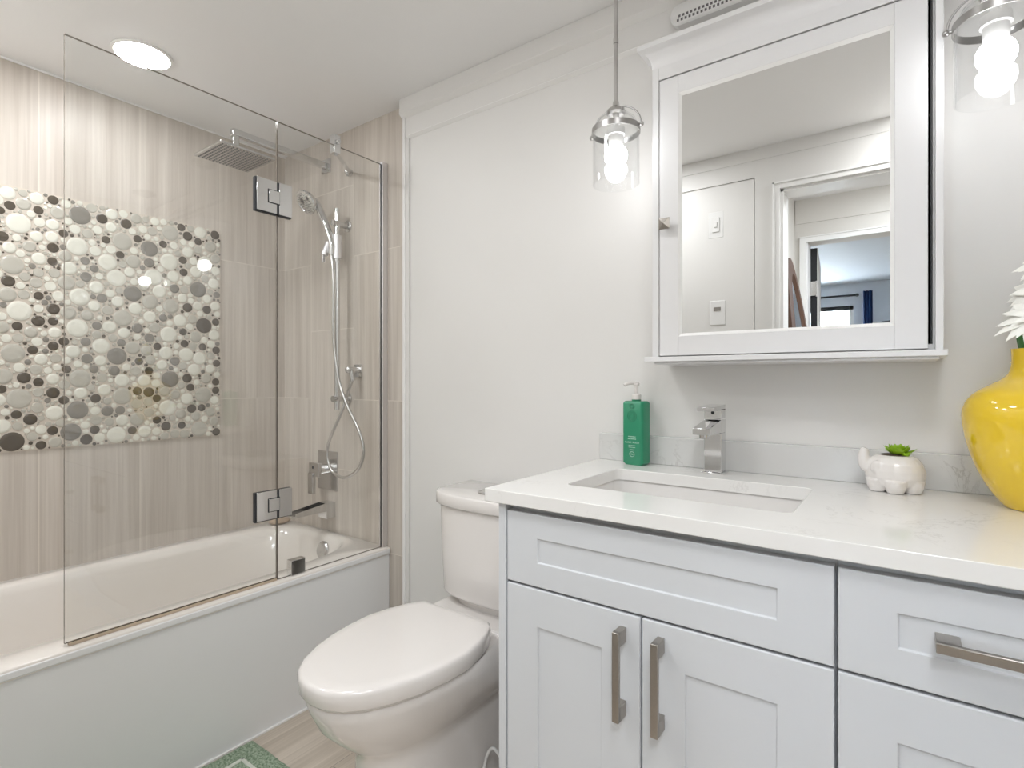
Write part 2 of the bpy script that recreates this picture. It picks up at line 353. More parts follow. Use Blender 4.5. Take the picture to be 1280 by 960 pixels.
# ---- bedroom beyond
BY = -4.85
struct('wall_bedroom_left', MB().box(-3.1, -3.0, -5.0, HY - .12, 0, 2.30), M['bed'])
struct('wall_bedroom_right', MB().box(2.0, 2.1, -5.0, HY - .12, 0, 2.30), M['bed'])
struct('ceiling_bedroom', MB().box(-3.1, 2.1, -5.0, HY - .12, 2.26, 2.31), M['bed'])
WX0, WX1, WZ0, WZ1 = -1.9, -0.50, 0.95, 2.0
b = MB(); b.box(-3, WX0, BY - .12, BY, 0, 2.26); b.box(WX1, 2, BY - .12, BY, 0, 2.26); b.box(WX0, WX1, BY - .12, BY, 0, WZ0); b.box(WX0, WX1, BY - .12, BY, WZ1, 2.26)
struct('wall_bedroom_back', b, M['bed'])
b = MB()
for x0, x1 in ((WX0, WX0 + .04), (WX1 - .04, WX1), (-1.22, -1.18)): b.box(x0, x1, BY - .08, BY - .02, WZ0, WZ1)
b.box(WX0, WX1, BY - .08, BY - .02, WZ0, WZ0 + .04); b.box(WX0, WX1, BY - .08, BY - .02, WZ1 - .05, WZ1, 1)
wn = struct('window_1', b, [M['trim'], M['black']])
obj('window_pane', MB().box(WX0 + .04, WX1 - .04, BY - .052, BY - .048, WZ0 + .04, WZ1 - .05), M['glass'], wn)
rod = MB().cyl((-2.2, BY + .08, 2.105), (-.46, BY + .08, 2.105), .012); rod.ball((-.46, BY + .08, 2.105), .02); rod.box(-1.25, -1.23, BY, BY + .08, 2.1, 2.11)
tag(obj('curtain_rod', rod, M['black'], smooth=40), 'black curtain rod above the bright bedroom window', 'curtain rod')
rings = []
for k in range(9):
    z = 0.1 + (2.14 - 0.1) * k / 8; ring = []
    for i in range(25):
        t = i / 24; ring.append((-.40 + .09 * t + .012*(1 - k/8), BY + .11 + .018 * math.sin(t * 19) , z))
    for i in range(24, -1, -1):
        t = i / 24; ring.append((-.40 + .09 * t + .012*(1 - k/8), BY + .12 + .018 * math.sin(t * 19), z))
    rings.append(ring)
tag(obj('curtain', MB().loft(rings), M['navy'], smooth=60), 'narrow navy blue curtain hanging beside the bedroom window', 'curtain')
# bedroom door leaf, opened inwards
def leafbox(x0, x1):
    b = MB(); ang = -.09; hx_, hy_ = EX0 + .045, HY - .125; vs_ = []
    for z in (0.01, 1.965):
        for x, y in ((x0, -2.06), (x1, -2.06), (x1, hy_), (x0, hy_)):
            dx, dy = x - hx_, y - hy_; vs_.append((hx_ + dx*math.cos(ang) - dy*math.sin(ang), hy_ + dx*math.sin(ang) + dy*math.cos(ang), z))
    return b.add(vs_, [(0,3,2,1),(4,5,6,7),(0,1,5,4),(1,2,6,5),(2,3,7,6),(3,0,4,7)])
d = struct('door_1', leafbox(EX0 + .008, EX0 + .045), M['black'])
obj('door_face', leafbox(EX0 + .045, EX0 + .049), M['hall'], d, label='pale painted door face')
obj('hinge', MB().box(EX0 + .006, EX0 + .040, HY - .127, HY - .10, 1.66, 1.75).cyl((EX0 + .043, HY - .118, 1.655), (EX0 + .043, HY - .118, 1.755), .006), M['steel'], d, label='steel door hinge')
dr = thing('dresser', 'tall white dresser against the far bedroom wall', 'dresser', (0.32, BY + .25, 0))
bx = MB().box(-.28, .95, BY + .02, BY + .47, .08, 1.715); obj('carcass', bx, M['trim'], dr, bevel=.004)
obj('top', MB().box(-.295, .97, BY + .01, BY + .49, 1.715, 1.745), M['trim'], dr, bevel=.003)
for k in range(3): obj('drawer', MB().box(-.26, .93, BY + .47, BY + .485, .12 + k*.5, .58 + k*.5), M['trim'], dr, bevel=.003)
orn = MB().tube(smoothpath([(-.22, BY + .25, 1.762), (-.12, BY + .22, 1.775), (-.06, BY + .28, 1.80), (.0, BY + .25, 1.85)]), .012, 8).ball((-.10, BY + .25, 1.7615), (.16, .05, .016))
tag(obj('driftwood_ornament', orn, M['black'], smooth=60), 'dark branching ornament on the white bedroom dresser', 'ornament')
# leaning oval mirror in the hall
root = thing('leaning_mirror', 'oval walnut framed mirror leaning against the hall wall', 'mirror', (-.36, -.62, 0))
def tilt(y, z, off):      # plane leaning on the wall
    x = -0.285 - z / 1.775 * 0.225 ; return (x + off, y, z)
N_ = 48; cyy, czz = -.62, .89
def ov(ry, rz, off): return [tilt(cyy + ry*math.cos(2*math.pi*i/N_), czz + rz*math.sin(2*math.pi*i/N_), off) for i in range(N_)]
obj('mirror_frame', MB().loft([ov(.32, .885, -.03), ov(.32, .885, .010), ov(.235, .80, .014), ov(.225, .79, .004), ov(.225, .79, -.03), ov(.32, .885, -.03)], cap0=False, cap1=False), M['wood'], root, smooth=40)
obj('mirror_pane', MB().loft([ov(.23, .795, -.010), ov(.23, .795, .004)]), M['mirror'], root, smooth=30)
# switches on the wall opposite (seen in the mirror)
s1 = thing('fan_timer_switch', 'white wall switch plate, upper one, seen in the mirror', 'switch', (-.735, YO, 1.81), 'wall switches opposite')
obj('plate', MB().box(-.770, -.700, YO - .008, YO + .0, 1.80, 1.925), M['white'], s1, bevel=.002)
obj('rocker', MB().box(-.752, -.718, YO, YO + .004, 1.828, 1.897).box(-.742, -.728, YO + .004, YO + .008, 1.850, 1.876), M['white'], s1, bevel=.001)
s2 = thing('thermostat', 'white wall control with small grey display, below the switch, in the mirror', 'thermostat', (-.727, YO, 1.38), 'wall switches opposite')
obj('plate', MB().box(-.762, -.692, YO - .008, YO + .003, 1.385, 1.50), M['white'], s2, bevel=.002)
obj('display', MB().box(-.744, -.712, YO + .003, YO + .005, 1.452, 1.47), M['m_mid'], s2)

# ------------------------------------------------------------------ bubble mosaic on the left wall
FX, CX0, TH = 676.5, 640.0, R(36.1)
def on_left(px, py):
    u = (px - 640) / FX; v = (476.0 - py) / FX
    rx = -math.sin(TH) + u*math.cos(TH); ry = math.cos(TH) + u*math.sin(TH); t = XL / rx
    return ry * t, CAM_H + v * t, t
MY0, MY1, MZ0, MZ1 = 0.235, 1.147, 0.884, 1.766
SEEN = {
 'D': [(52,163,50),(291,134,50),(210,190,46),(0,190,40),(560,237,55),(693,265,55),(290,397,54),(287,472,46),(348,318,44),(10,333,56),(582,353,42),(756,348,42),(660,436,42),(43,580,62),(211,662,46),(292,734,60),(208,800,60),(290,802,46),(93,828,48),(997,285,42),(1032,333,50),(1090,363,40),(1183,327,48),(897,377,40),(1006,465,42),(1010,532,42),(1032,727,50),(1138,738,46),(1187,806,40),(1122,826,84),(1007,860,40),(865,940,40),(350,913,48),(291,938,50),(1015,925,42),(1115,944,40),
       (178,960,48),(130,1113,62),(210,1138,48),(365,1066,44),(290,1196,62),(350,1236,48),(5,1176,46),(88,1316,48),(165,1342,62),(65,1466,108),(288,1404,50),(224,1484,48),(474,1453,58),(520,1399,48),(525,1226,50),(819,1074,42),(764,1022,42),(1030,1116,50),(1048,1166,42),(1055,1283,48),(1110,1278,40),(863,1346,42),(913,1380,50),(1000,1374,40),(727,1403,44),(1190,1411,42),(1187,1182,40),(1187,1136,40),(1192,1034,40),(1190,962,42)],
 'M': [(440,218,100),(467,468,44),(518,512,42),(472,557,54),(560,675,50),(820,480,52),(960,622,50),(1090,627,85),(822,895,50),(755,840,54),(532,826,46),(470,915,48),(667,920,42),(897,783,40),(1192,657,36),(427,1291,100),(590,1296,58),(660,1292,48),(478,1008,54),(643,994,94),(516,1066,44),(627,1074,56),(963,1021,50),(936,1121,90)],
 'L': [(128,155,68),(318,205,70),(160,390,60),(65,490,105),(480,320,50),(672,362,95),(210,535,48),(298,537,52),(197,590,56),(168,862,60),(748,237,55),(838,307,48),(937,315,85),(940,720,80),(675,785,90),(97,895,50),(480,770,60),(70,978,105),(305,1006,52),(196,1068,56),(104,1228,110),(208,1194,50),(204,1278,58),(302,1468,60),(175,1438,48),(95,1381,46),(440,1118,100),(560,1114,50),(672,1214,92),(750,1258,52),(745,1076,52),(827,1016,50),(1118,1208,86),(965,1206,50),(1097,1396,84),(905,1434,42),(963,1421,48),(1160,1301,50),(1135,1119,52),(602,1356,45),(818,1304,50)],
 'W': [(100,262,110),(40,95,70),(200,125,65),(288,270,60),(200,335,60),(425,390,100),(320,665,56),(105,745,110),(300,865,60),(640,565,92),(437,668,95),(930,475,90),(928,875,85),(425,840,100),(923,1279,86),(640,1428,90),(1098,1006,70)],
 'D2': [(755,1186,46),(818,1192,54),(862,1226,42)],
}
discs = []
for k, L_ in SEEN.items():
    k = k[0]
    for cx, cy, d_ in L_:
        y, z, t = on_left(cx / 4.414, 220 + cy / 4.414); r = d_ / 2 / 4.414 * t / FX * 0.97
        if MY0 + r*.8 < y < MY1 - r*.7 and MZ0 + r*.7 < z < MZ1 - r*.7: discs.append((y, z, r, k))
grid = {}
def cell(y, z): return (int(y / .05), int(z / .05))
for i, dd in enumerate(discs): grid.setdefault(cell(dd[0], dd[1]), []).append(i)
def clear(y, z, r, gap):
    cy_, cz_ = cell(y, z)
    for a in (-1, 0, 1):
        for c_ in (-1, 0, 1):
            for i in grid.get((cy_ + a, cz_ + c_), ()):
                q = discs[i]
                if (q[0]-y)**2 + (q[1]-z)**2 < (q[2] + r + gap)**2: return False
    return True
for r, tries, kinds in ((.029, 500, 'WWLM'), (.0235, 2500, 'WWL'), (.019, 5000, 'WWWLL'), (.0155, 9000, 'WWWL'), (.0125, 12000, 'WWWL'), (.009, 14000, 'WWWLM'), (.006, 20000, 'LWWMLD'), (.0042, 30000, 'DLWLM'), (.003, 22000, 'LWDL')):
    for _ in range(tries):
        rr = r * random.uniform(.92, 1.08); y = random.uniform(MY0 + rr, MY1 - rr); z = random.uniform(MZ0 + rr, MZ1 - rr)
        if clear(y, z, rr, .0012):
            k = random.choice(kinds)
            if r > .012 and y < .43 and random.random() < .3: k = random.choice('DMD')
            discs.append((y, z, rr, k)); grid.setdefault(cell(y, z), []).append(len(discs) - 1)
mb = MB().box(XL, XL + .004, MY0, MY1, MZ0, MZ1, 0)
KI = {'D': 1, 'M': 2, 'L': 3, 'W': 4, 'O': 5}
for y, z, r, k in discs:
    n = 28 if r > .02 else (20 if r > .01 else 12); hgt = .0058
    prof = [(1.0, 0.003), (1.0, hgt - .0007), (.95, hgt), (.6, hgt + .0004), (.2, hgt + .0006)]
    rings = [[(XL + h_, y + r*f_*math.cos(2*math.pi*i/n), z + r*f_*math.sin(2*math.pi*i/n)) for i in range(n)] for f_, h_ in prof]
    mb.loft(rings, KI[k], cap0=False)
obj('mosaic_panel', mb, [M['grout'], M['m_dark'], M['m_mid'], M['m_light'], M['m_white'], M['m_olive']], wl, smooth=35, label='panel of round glass bubble tiles in ivory, grey and brown')

# ------------------------------------------------------------------ bathtub
tb = thing('bathtub', 'white alcove bathtub with smooth apron behind the toilet', 'bathtub', (-2.02, .69, 0))
TX0, TX1, TY0, TY1, TZ = XL + .001, -1.652, YO + .001, 1.447, .463
NT = 96
def srect(cx, cy, hx, hy, n, z):
    out = []
    for i in range(NT):
        a = 2*math.pi*(i + .5)/NT; c_, s_ = math.cos(a), math.sin(a)
        out.append((cx + hx*math.copysign(abs(c_)**(2/n), c_), cy + hy*math.copysign(abs(s_)**(2/n), s_), z))
    return out
def matched(cx, cy, hx, hy, n, z, x0, x1, y0, y1):
    inner = srect(cx, cy, hx, hy, n, z); outer = []
    for p in inner:
        dx, dy = p[0]-cx, p[1]-cy; ts = []
        if abs(dx) > 1e-9: ts.append(((x1 if dx > 0 else x0) - cx)/dx)
        if abs(dy) > 1e-9: ts.append(((y1 if dy > 0 else y0) - cy)/dy)
        t = min(ts); outer.append((cx + dx*t, cy + dy*t, z))
    # snap the corner points
    for X_, Y_ in ((x0, y0), (x0, y1), (x1, y0), (x1, y1)):
        j = min(range(NT), key=lambda q: (outer[q][0]-X_)**2 + (outer[q][1]-Y_)**2); outer[j] = (X_, Y_, z)
    return inner, outer
icx, icy, ihx, ihy = (-2.330 - 1.755)/2, .68, .2875, .72
inn, out = matched(icx, icy, ihx, ihy, 4.5, TZ, TX0, TX1, TY0, TY1)
rings = [[(p[0], p[1], TZ - .028) for p in out], [(p[0], p[1], TZ - .004) for p in out],
         [(p[0] + (.004 if p[0] < icx else -.004), p[1] + (.004 if p[1] < icy else -.004), TZ) for p in out],
         srect(icx, icy, ihx + .006, ihy + .006, 4.5, TZ), srect(icx, icy, ihx - .004, ihy - .004, 4.4, TZ - .006),
         srect(icx, icy, ihx - .012, ihy - .016, 4.2, TZ - .03),
         srect(icx, icy + .01, ihx - .03, ihy - .06, 3.8, .33), srect(icx, icy + .02, ihx - .05, ihy - .11, 3.5, .20),
         srect(icx, icy + .03, ihx - .075, ihy - .15, 3.3, .14), srect(icx, icy + .03, ihx - .12, ihy - .20, 3.0, .115), srect(icx, icy + .03, .05, .2, 2.5, .11)]
obj('basin', MB().loft(rings, cap0=False), M['tub'], tb, smooth=50)
obj('apron', MB().box(TX1 - .03, TX1 - .004, TY0, TY1, 0.0, TZ - .028), M['apron'], tb, bevel=.002)
obj('apron_lip', MB().box(TX1 - .02, TX1 + .002, TY0, TY1, TZ - .026, TZ - .006), M['apron'], tb, bevel=.004)
ov_ = MB().lathe([(.036, 0), (.036, .006), (.030, .012), (.010, .013)], (-1.985, 1.374, .408), 28, axis=(0, -1, .25)); ov_.cyl((-1.985, 1.362, .400), (-1.985, 1.3595, .3995), .004, mi=1)
obj('overflow_plate', ov_, [M['steel'], M['dark']], tb, smooth=40, label='round chrome overflow plate')
struct('trim_5', MB().box(TX1 - .004, TX1 + .004, TY0, TY1, 0, .005), M['trim'])
sp = MB().ball((-2.335, 1.385, .463 + .012), (.035, .05, .013), 24)
tag(obj('soap_bar', sp, M['soap'], smooth=60), 'flat beige soap bar on the back corner of the tub rim', 'soap')

# ------------------------------------------------------------------ glass screen
gs = thing('shower_screen', 'clear frameless glass screen standing on the tub rim', 'shower screen', (-1.68, .92, TZ))
GX0, GX1, GT = -1.684, -1.676, 1.976
def pane(y0, y1, z0, z1, name, lab):
    b = MB(); v = [(GX0,y0,z0),(GX1,y0,z0),(GX1,y1,z0),(GX0,y1,z0),(GX0,y0,z1),(GX1,y0,z1),(GX1,y1,z1),(GX0,y1,z1)]
    b.add(v, [(1,2,6,5),(3,0,4,7)], 0); b.add(v, [(0,3,2,1),(4,5,6,7),(0,1,5,4),(2,3,7,6)], 1)
    return obj(name, b, [M['glass'], M['gedge']], gs, label=lab)
pane(.428, .9845, TZ + .008, GT, 'swing_panel', None)
pane(.9875, 1.424, TZ + .001, GT, 'fixed_panel', None)
obj('bottom_seal', MB().box(GX0 - .002, GX1 + .004, .436, .982, TZ + .001, TZ + .008), M['rubber'], gs, label='amber plastic sweep seal')
obj('wall_channel', MB().box(-1.690, -1.670, 1.424, YB, TZ + .001, GT + .008), M['satin'], gs, bevel=.001, label='satin metal wall channel')
for z0, z1 in ((1.667, 1.772), (.670, .762)):
    hb = MB()
    for xa, xb in ((GX1, GX1 + .008), (GX0 - .008, GX0)):
        hb.box(xa, xb, .912, .980, z0, z1); hb.box(xa, xb, .988, 1.034, z0, z1)
    h = obj('hinge', hb, M['chrome'], gs, bevel=.001, label='square chrome glass hinge')
    zc = (z0+z1)/2
    obj('knuckle', MB().box(GX0 - .012, GX1 + .012, .951, .9875, zc - .020, zc + .020), M['chrome'], h, bevel=.001)
    obj('gasket', MB().box(GX0 - .0085, GX1 + .0085, .9485, .990, zc - .0225, zc + .0225).box(GX0 - .003, GX1 + .003, .909, .982, z0 - .003, z1).box(GX0 - .003, GX1 + .003, .986, 1.034, z0 - .003, z1).box(GX0 - .007, GX1 + .007, .9805, .9875, z0 + .001, z1 - .001), M['dark'], h, label='black rubber gasket with painted dark gaps round the knuckle')  # dark boxes round the knuckle stand in for shade in its gaps
obj('clamp', MB().box(GX0 - .010, GX1 + .010, 1.030, 1.082, TZ + .002, TZ + .052), M['chrome'], gs, bevel=.001, label='chrome glass clamp at the rim')
a0, a1 = Vector((-1.68, 1.212, 1.955)), Vector((-1.905, 1.45, 2.0))
ar = MB().tube([a0, a1], .0075, 12); ar.lathe([(.016, 0), (.016, .012)], a1, 18, axis=(0, -1, 0)); ar.ball(a1 + Vector((.006, -.02, -.002)), .013, 12)
obj('support_bar', ar, M['chrome'], gs, smooth=40, label='slim chrome brace from glass to wall')
obj('bar_clamp', MB().box(-1.694, -1.666, 1.198, 1.226, 1.945, 2.012).cyl((-1.666, 1.212, 1.985), (-1.655, 1.212, 1.985), .009), M['chrome'], gs, bevel=.002)

# ------------------------------------------------------------------ shower fittings on the tiled back wall
rh = thing('rain_shower_head', 'square chrome rain shower head on a wall arm', 'shower head', (-2.07, YB, 2.0))
hx, hy, hz, hs = -2.068, 1.045, 1.968, .103
obj('head_plate', MB().box(hx - hs, hx + hs, hy - hs, hy + hs, hz, hz + .009), M['steel'], rh, bevel=.002)
b = MB()
for i in range(15):
    for j in range(15):
        cx, cy = hx - .09 + .18*i/14, hy - .09 + .18*j/14
        b.cyl((cx, cy, hz - .002), (cx, cy, hz + .001), .0026, n=6)
obj('nozzles', b, M['ndot'], rh, kind='stuff')
obj('swivel', MB().cyl((hx, hy, hz + .009), (hx, hy, hz + .05), .011).ball((hx, hy, hz + .03), .017).cyl((hx, hy, hz + .009), (hx, hy, hz + .014), .026), M['chrome'], rh, smooth=35)
obj('arm', MB().box(hx - .012, hx + .012, hy - .014, YB - .008, 2.052, 2.078).box(hx - .011, hx + .011, hy - .012, hy + .012, hz + .045, 2.06), M['chrome'], rh, bevel=.003)
obj('flange', MB().box(hx - .030, hx + .030, YB - .008, YB, 2.035, 2.095), M['chrome'], rh, bevel=.001)
def on_back(px, py, yy):
    u = (px - 640) / FX; v = (476.0 - py) / FX
    rx = -math.sin(TH) + u*math.cos(TH); ry = math.cos(TH) + u*math.sin(TH); t = yy / ry
    return (rx*t, yy, CAM_H + v*t)
# hand shower set
hr = thing('hand_shower_rail', 'round chrome slide rail on the tiled wall', 'slide rail', (-1.93, YB, 1.0))
bxr, byr = -1.921, 1.395
obj('rail', MB().cyl((bxr, byr, 1.0), (bxr, byr, 1.838), .0115), M['chrome'], hr, smooth=40)
for z in (1.775, 1.045):
    k = MB().cyl((bxr, byr + .002, z), (bxr + .002, YB - .008, z), .012).cyl((bxr, byr - .022, z), (bxr, byr, z), .013)
    k.lathe([(.024, 0), (.024, .006), (.014, .010)], (bxr + .002, YB, z), 20, axis=(0, -1, 0))
    obj('rail_bracket', k, M['steel'], hr, smooth=35)
sl = MB().cyl((bxr, byr, 1.628), (bxr, byr, 1.728), .0180); sl.box(bxr - .042, bxr - .010, byr - .024, byr + .004, 1.655, 1.69); sl.cyl((bxr - .034, byr - .016, 1.70), (bxr - .046, byr - .03, 1.645), .013, .015)
sl.box(bxr - .055, bxr - .047, byr - .035, byr - .025, 1.615, 1.66)
obj('slider', sl, M['satin'], hr, smooth=35, bevel=.001)
hs_ = thing('hand_shower', 'round chrome hand shower held by the slide rail', 'hand shower', (-1.97, 1.37, 1.66))
dirh = Vector((-.02, -.84, -.54)).normalized(); hc = Vector((-2.028, 1.325, 1.868))
obj('spray_head', MB().lathe([(.008, -.034), (.028, -.026), (.046, -.010), (.052, .004), (.050, .010), (.041, .012), (.039, .010), (.01, .011)], hc, 28, axis=dirh), M['chrome'], hs_, smooth=40)
b = MB()
for q_ in range(3):
    for i in range(6 + q_*6):
        a = 2*math.pi*i/(6 + q_*6); rr = .011 + .011*q_
        qq = Vector((0,0,1)).rotation_difference(dirh); c0 = hc + qq @ Vector((rr*math.cos(a), rr*math.sin(a), .010))
        b.cyl(c0, c0 + dirh*.003, .0016, n=6)
obj('nozzles', b, M['ndot'], hs_, kind='stuff')
hp = smoothpath([hc - dirh*.018, hc - dirh*.028 + Vector((.02, .01, -.02)), on_back(407.5, 281, 1.365), on_back(412, 294, 1.37), on_back(414.5, 305, 1.372), on_back(414.5, 318, 1.372)], 6)
obj('handle', MB().tube(hp, [.0165 - .006*abs(i/len(hp)-.1) for i in range(len(hp))], 14), M['chrome'], hs_, smooth=50)
# hose route measured on the wall plane (metres)
route = [on_back(414.5, 319, 1.372), on_back(416, 335, 1.372), on_back(417, 360, 1.372), on_back(416.5, 400, 1.372)]
route += [on_back(px, py, 1.375) for px, py in ((418.0,436),(423.2,474),(432.7,503.6),(444.7,529),(452.4,550),(454,570.6),(446.4,588),(431,597),(417,591),(410,576),(410,557),(417,538))]
route += [on_back(427.5, 514, 1.395), on_back(434.4, 491.6, 1.41), (-1.838, 1.412, 1.13)]
ho = obj('shower_hose', MB().tube(smoothpath(route, 6), .0062, 10), M['steel'], smooth=60)
tag(ho, 'chrome shower hose looping down to the wall outlet', 'hose')
wo = thing('hose_outlet', 'square chrome hose outlet elbow on the tiled wall', 'wall outlet', (-1.84, YB, 1.16))
obj('wall_plate', MB().box(-1.875, -1.825, YB - .007, YB, 1.135, 1.188), M['chrome'], wo, bevel=.001)
obj('elbow', MB().cyl((-1.85, YB - .007, 1.165), (-1.85, YB - .05, 1.165), .013).ball((-1.85, YB - .05, 1.165), .015, 12).cyl((-1.845, YB - .042, 1.16), (-1.838, YB - .038, 1.12), .010), M['steel'], wo, smooth=35)
# mixer valve
mv = thing('mixer_valve', 'square chrome shower valve with lever below the hose', 'valve', (-2.06, YB, .64))
obj('valve_plate', MB().box(-2.128, -1.990, YB - .006, YB, .642, .812), M['steel'], mv, bevel=.001)
k = MB().cyl((-2.052, YB - .006, .735), (-2.052, YB - .052, .735), .020); obj('stem', k, M['chrome'], mv, smooth=35)
k = MB().box(-2.105, -2.035, YB - .066, YB - .050, .705, .765).box(-2.105, -2.070, YB - .072, YB - .056, .63, .72)
obj('lever', k, M['steel'], mv, bevel=.002)
obj('screw', MB().cyl((-2.075, YB - .067, .745), (-2.075, YB - .0655, .745), .006), M['dark'], mv)
# tub spout: open trough
ts = thing('tub_spout', 'chrome waterfall tub spout with an open top', 'spout', (-2.04, YB, .55))
obj('spout_block', MB().box(-2.066, -2.008, YB - .045, YB, .528, .594), M['chrome'], ts, bevel=.001)
b = MB(); y0, y1 = 1.262, YB - .045
def wedge(x0, x1, zt0, zt1, zb0, zb1): b.add([(x0,y0,zb0),(x1,y0,zb0),(x1,y1,zb1),(x0,y1,zb1),(x0,y0,zt0),(x1,y0,zt0),(x1,y1,zt1),(x0,y1,zt1)], [(0,3,2,1),(4,5,6,7),(0,1,5,4),(1,2,6,5),(2,3,7,6),(3,0,4,7)])
wedge(-2.066, -2.060, .576, .594, .560, .560); wedge(-2.014, -2.008, .576, .594, .560, .560); wedge(-2.060, -2.014, .564, .566, .560, .560)
obj('spout_trough', b, M['chrome'], ts)

# ------------------------------------------------------------------ downlight over the tub
dl = thing('downlight', 'round recessed ceiling light glowing over the tub', 'ceiling light', (-2.016, .717, CEIL))
obj('light_trim', MB().lathe([(.086, -.0005), (.086, -.004), (.078, -.006), (.074, -.004)], (-2.016, .717, CEIL), 40), M['trim'], dl, smooth=40)
obj('light_diffuser', MB().lathe([(.075, -.0045), (.073, -.0075), (.0001, -.008)], (-2.016, .717, CEIL), 40), M['down'], dl, smooth=40)

# ------------------------------------------------------------------ toilet
TC = -1.008
tl = thing('toilet', 'white two-piece toilet with closed lid', 'toilet', (TC, 1.1, 0))
HP = [(.666,0),(.668,.022),(.673,.045),(.690,.078),(.72,.108),(.77,.137),(.83,.159),(.90,.173),(.96,.177),(1.02,.166),(1.07,.150),(1.10,.134),(1.117,.118)]
def outline(yf, yb, hw, z, rnd=0.0, cx=TC, grow=0.0):
    """egg outline front yf to back yb; rnd blends towards a stadium"""
    pts = []
    for y, h in HP:
        t = (y - .666) / (.451); f_ = h / .177
        st = min(1, (1 - (1 - min(t / .28, 1))**2) ** .5); f2 = f_*(1-rnd) + st*rnd
        pts.append((t, f2))
    L_ = [(cx - hw*f_ - (grow if f_ > .01 else 0), yf - (grow if t < .01 else 0) + t*(yb - yf), z) for t, f_ in pts]
    R_ = [(cx + hw*f_ + grow, yf + t*(yb - yf), z) for t, f_ in reversed(pts[1:])]
    return L_ + R_
rings = [outline(.775, 1.38, .108, 0, 1), outline(.79, 1.38, .102, .10, 1), outline(.797, 1.38, .100, .24, 1), outline(.790, 1.38, .104, .268, .9), outline(.765, 1.38, .122, .29, .6),
         outline(.735, 1.36, .142, .32, .3), outline(.700, 1.30, .160, .36, .1), outline(.682, 1.22, .169, .40, 0), outline(.674, 1.16, .172, .43, 0), outline(.678, 1.155, .168, .436, 0)]
def tank_out(hw, yf, z, yb=1.412, bow=.045):
    pts = [(TC - hw, yb, z)]
    n = 22
    for i in range(n + 1):
        a = -1 + 2*i/n; s_ = abs(a)**2.6
        e_ = abs(a)**10
        pts.append((TC + hw*math.copysign(abs(a)**.92, a), yf + bow*s_ + .03*e_, z))
    pts.append((TC + hw, yb, z)); return pts
obj('bowl', MB().loft(rings), M['china'], tl, smooth=50)
b = MB(); b.loft([[(TC + sx*.16*(1 if z > .40 else .9), yy, z) for sx, yy in ((-1, 1.16), (1, 1.16), (1, 1.41), (-1, 1.41))] for z in (.33, .41, .438, .44)])
b.loft([tank_out(.150, 1.235, .436), tank_out(.158, 1.228, .468)])
obj('deck', b, M['china'], tl, bevel=.006, bseg=3)
obj('seat', MB().loft([outline(.670, 1.117, .174, .4375), outline(.668, 1.117, .176, .441), outline(.668, 1.117, .176, .452), outline(.672, 1.115, .172, .454)]), M['china'], tl, smooth=50)
obj('lid', MB().loft([outline(.668, 1.117, .1755, .4395), outline(.663, 1.119, .180, .446), outline(.662, 1.119, .181, .472), outline(.6635, 1.1185, .1795, .4785), outline(.667, 1.117, .1762, .4825), outline(.673, 1.114, .171, .4842), outline(.70, 1.10, .15, .4848)]), M['china'], tl, smooth=60)
obj('tank', MB().loft([tank_out(.180, 1.212, .466), tank_out(.186, 1.204, .474), tank_out(.190, 1.199, .60), tank_out(.1925, 1.195, .742)]), M['china'], tl, smooth=50, bevel=.004)
obj('tank_lid', MB().loft([tank_out(.195, 1.186, .743), tank_out(.199, 1.181, .748), tank_out(.199, 1.181, .777), tank_out(.1975, 1.183, .7805), tank_out(.193, 1.188, .782, 1.41)]), M['china'], tl, smooth=50)
bt = MB().lathe([(.042, 0), (.042, .004), (.037, .005), (.036, .003), (.0001, .0045)], (TC - .008, 1.288, .782), 28); obj('flush_button', bt, M['steel'], tl, smooth=40, label='round chrome flush button')
sh_ = smoothpath([(-.80, 1.422, .16), (-.80, 1.36, .15), (-.845, 1.22, .03), (-.884, 1.13, .03), (-.893, 1.1, .085), (-.887, 1.1, .13), (-.879, 1.1, .152), (-.870, 1.1, .166), (-.861, 1.1, .1715), (-.850, 1.1, .168), (-.835, 1.12, .13), (-.825, 1.2, .04), (-.80, 1.30, .02)], 8)
tag(obj('supply_hose', MB().tube(sh_, .0042, 8), M['white'], smooth=60), 'thin white hose looping beside the toilet base', 'hose')

# ------------------------------------------------------------------ vanity
VX0, VXE, VF = -.689, .40, .90
vn = thing('vanity_cabinet', 'pale grey sink cabinet with false drawer and two shaker doors', 'cabinet', (-.38, 1.15, 0))
def shaker(b, x0, x1, z0, z1, fr, fz=None, y=VF, th=.02, dep=.004):
    """one-piece routed front: flat border, small sloped step, recessed field"""
    fz = fz or fr; e = .0015
    def q(gx, gz, yy): return [(x0+gx, yy, z0+gz), (x1-gx, yy, z0+gz), (x1-gx, yy, z1-gz), (x0+gx, yy, z1-gz)]
    b.loft([q(0, 0, y+th), q(0, 0, y+e), q(e, e, y), q(fr, fz, y), q(fr+.0012, fz+.0012, y+dep)])
    return b
def carcass(x0, x1):
    b = MB(); t = .017
    b.box(x0, x0 + t, VF + .022, 1.425, .0, .860); b.box(x1 - t, x1, VF + .022, 1.425, .0, .860)
    b.box(x0 + t, x1 - t, 1.415, 1.425, .10, .860); b.box(x0 + t, x1 - t, VF + .022, 1.415, .10, .117)
    b.box(x0 + t, x1 - t, VF + .06, VF + .075, 0, .10)
    b.box(x0 + t, x1 - t, VF + .022, VF + .04, .845, .860)
    return b
obj('body', carcass(-.671, -.082), M['cab'], vn)
obj('side_panel', MB().box(VX0, -.6715, VF - .002, 1.425, 0, .866), M['cab'], vn, bevel=.001)
obj('false_drawer', shaker(MB(), -.669, -.084, .7085, .853, .075, .048), M['cab'], vn, bevel=.0012)
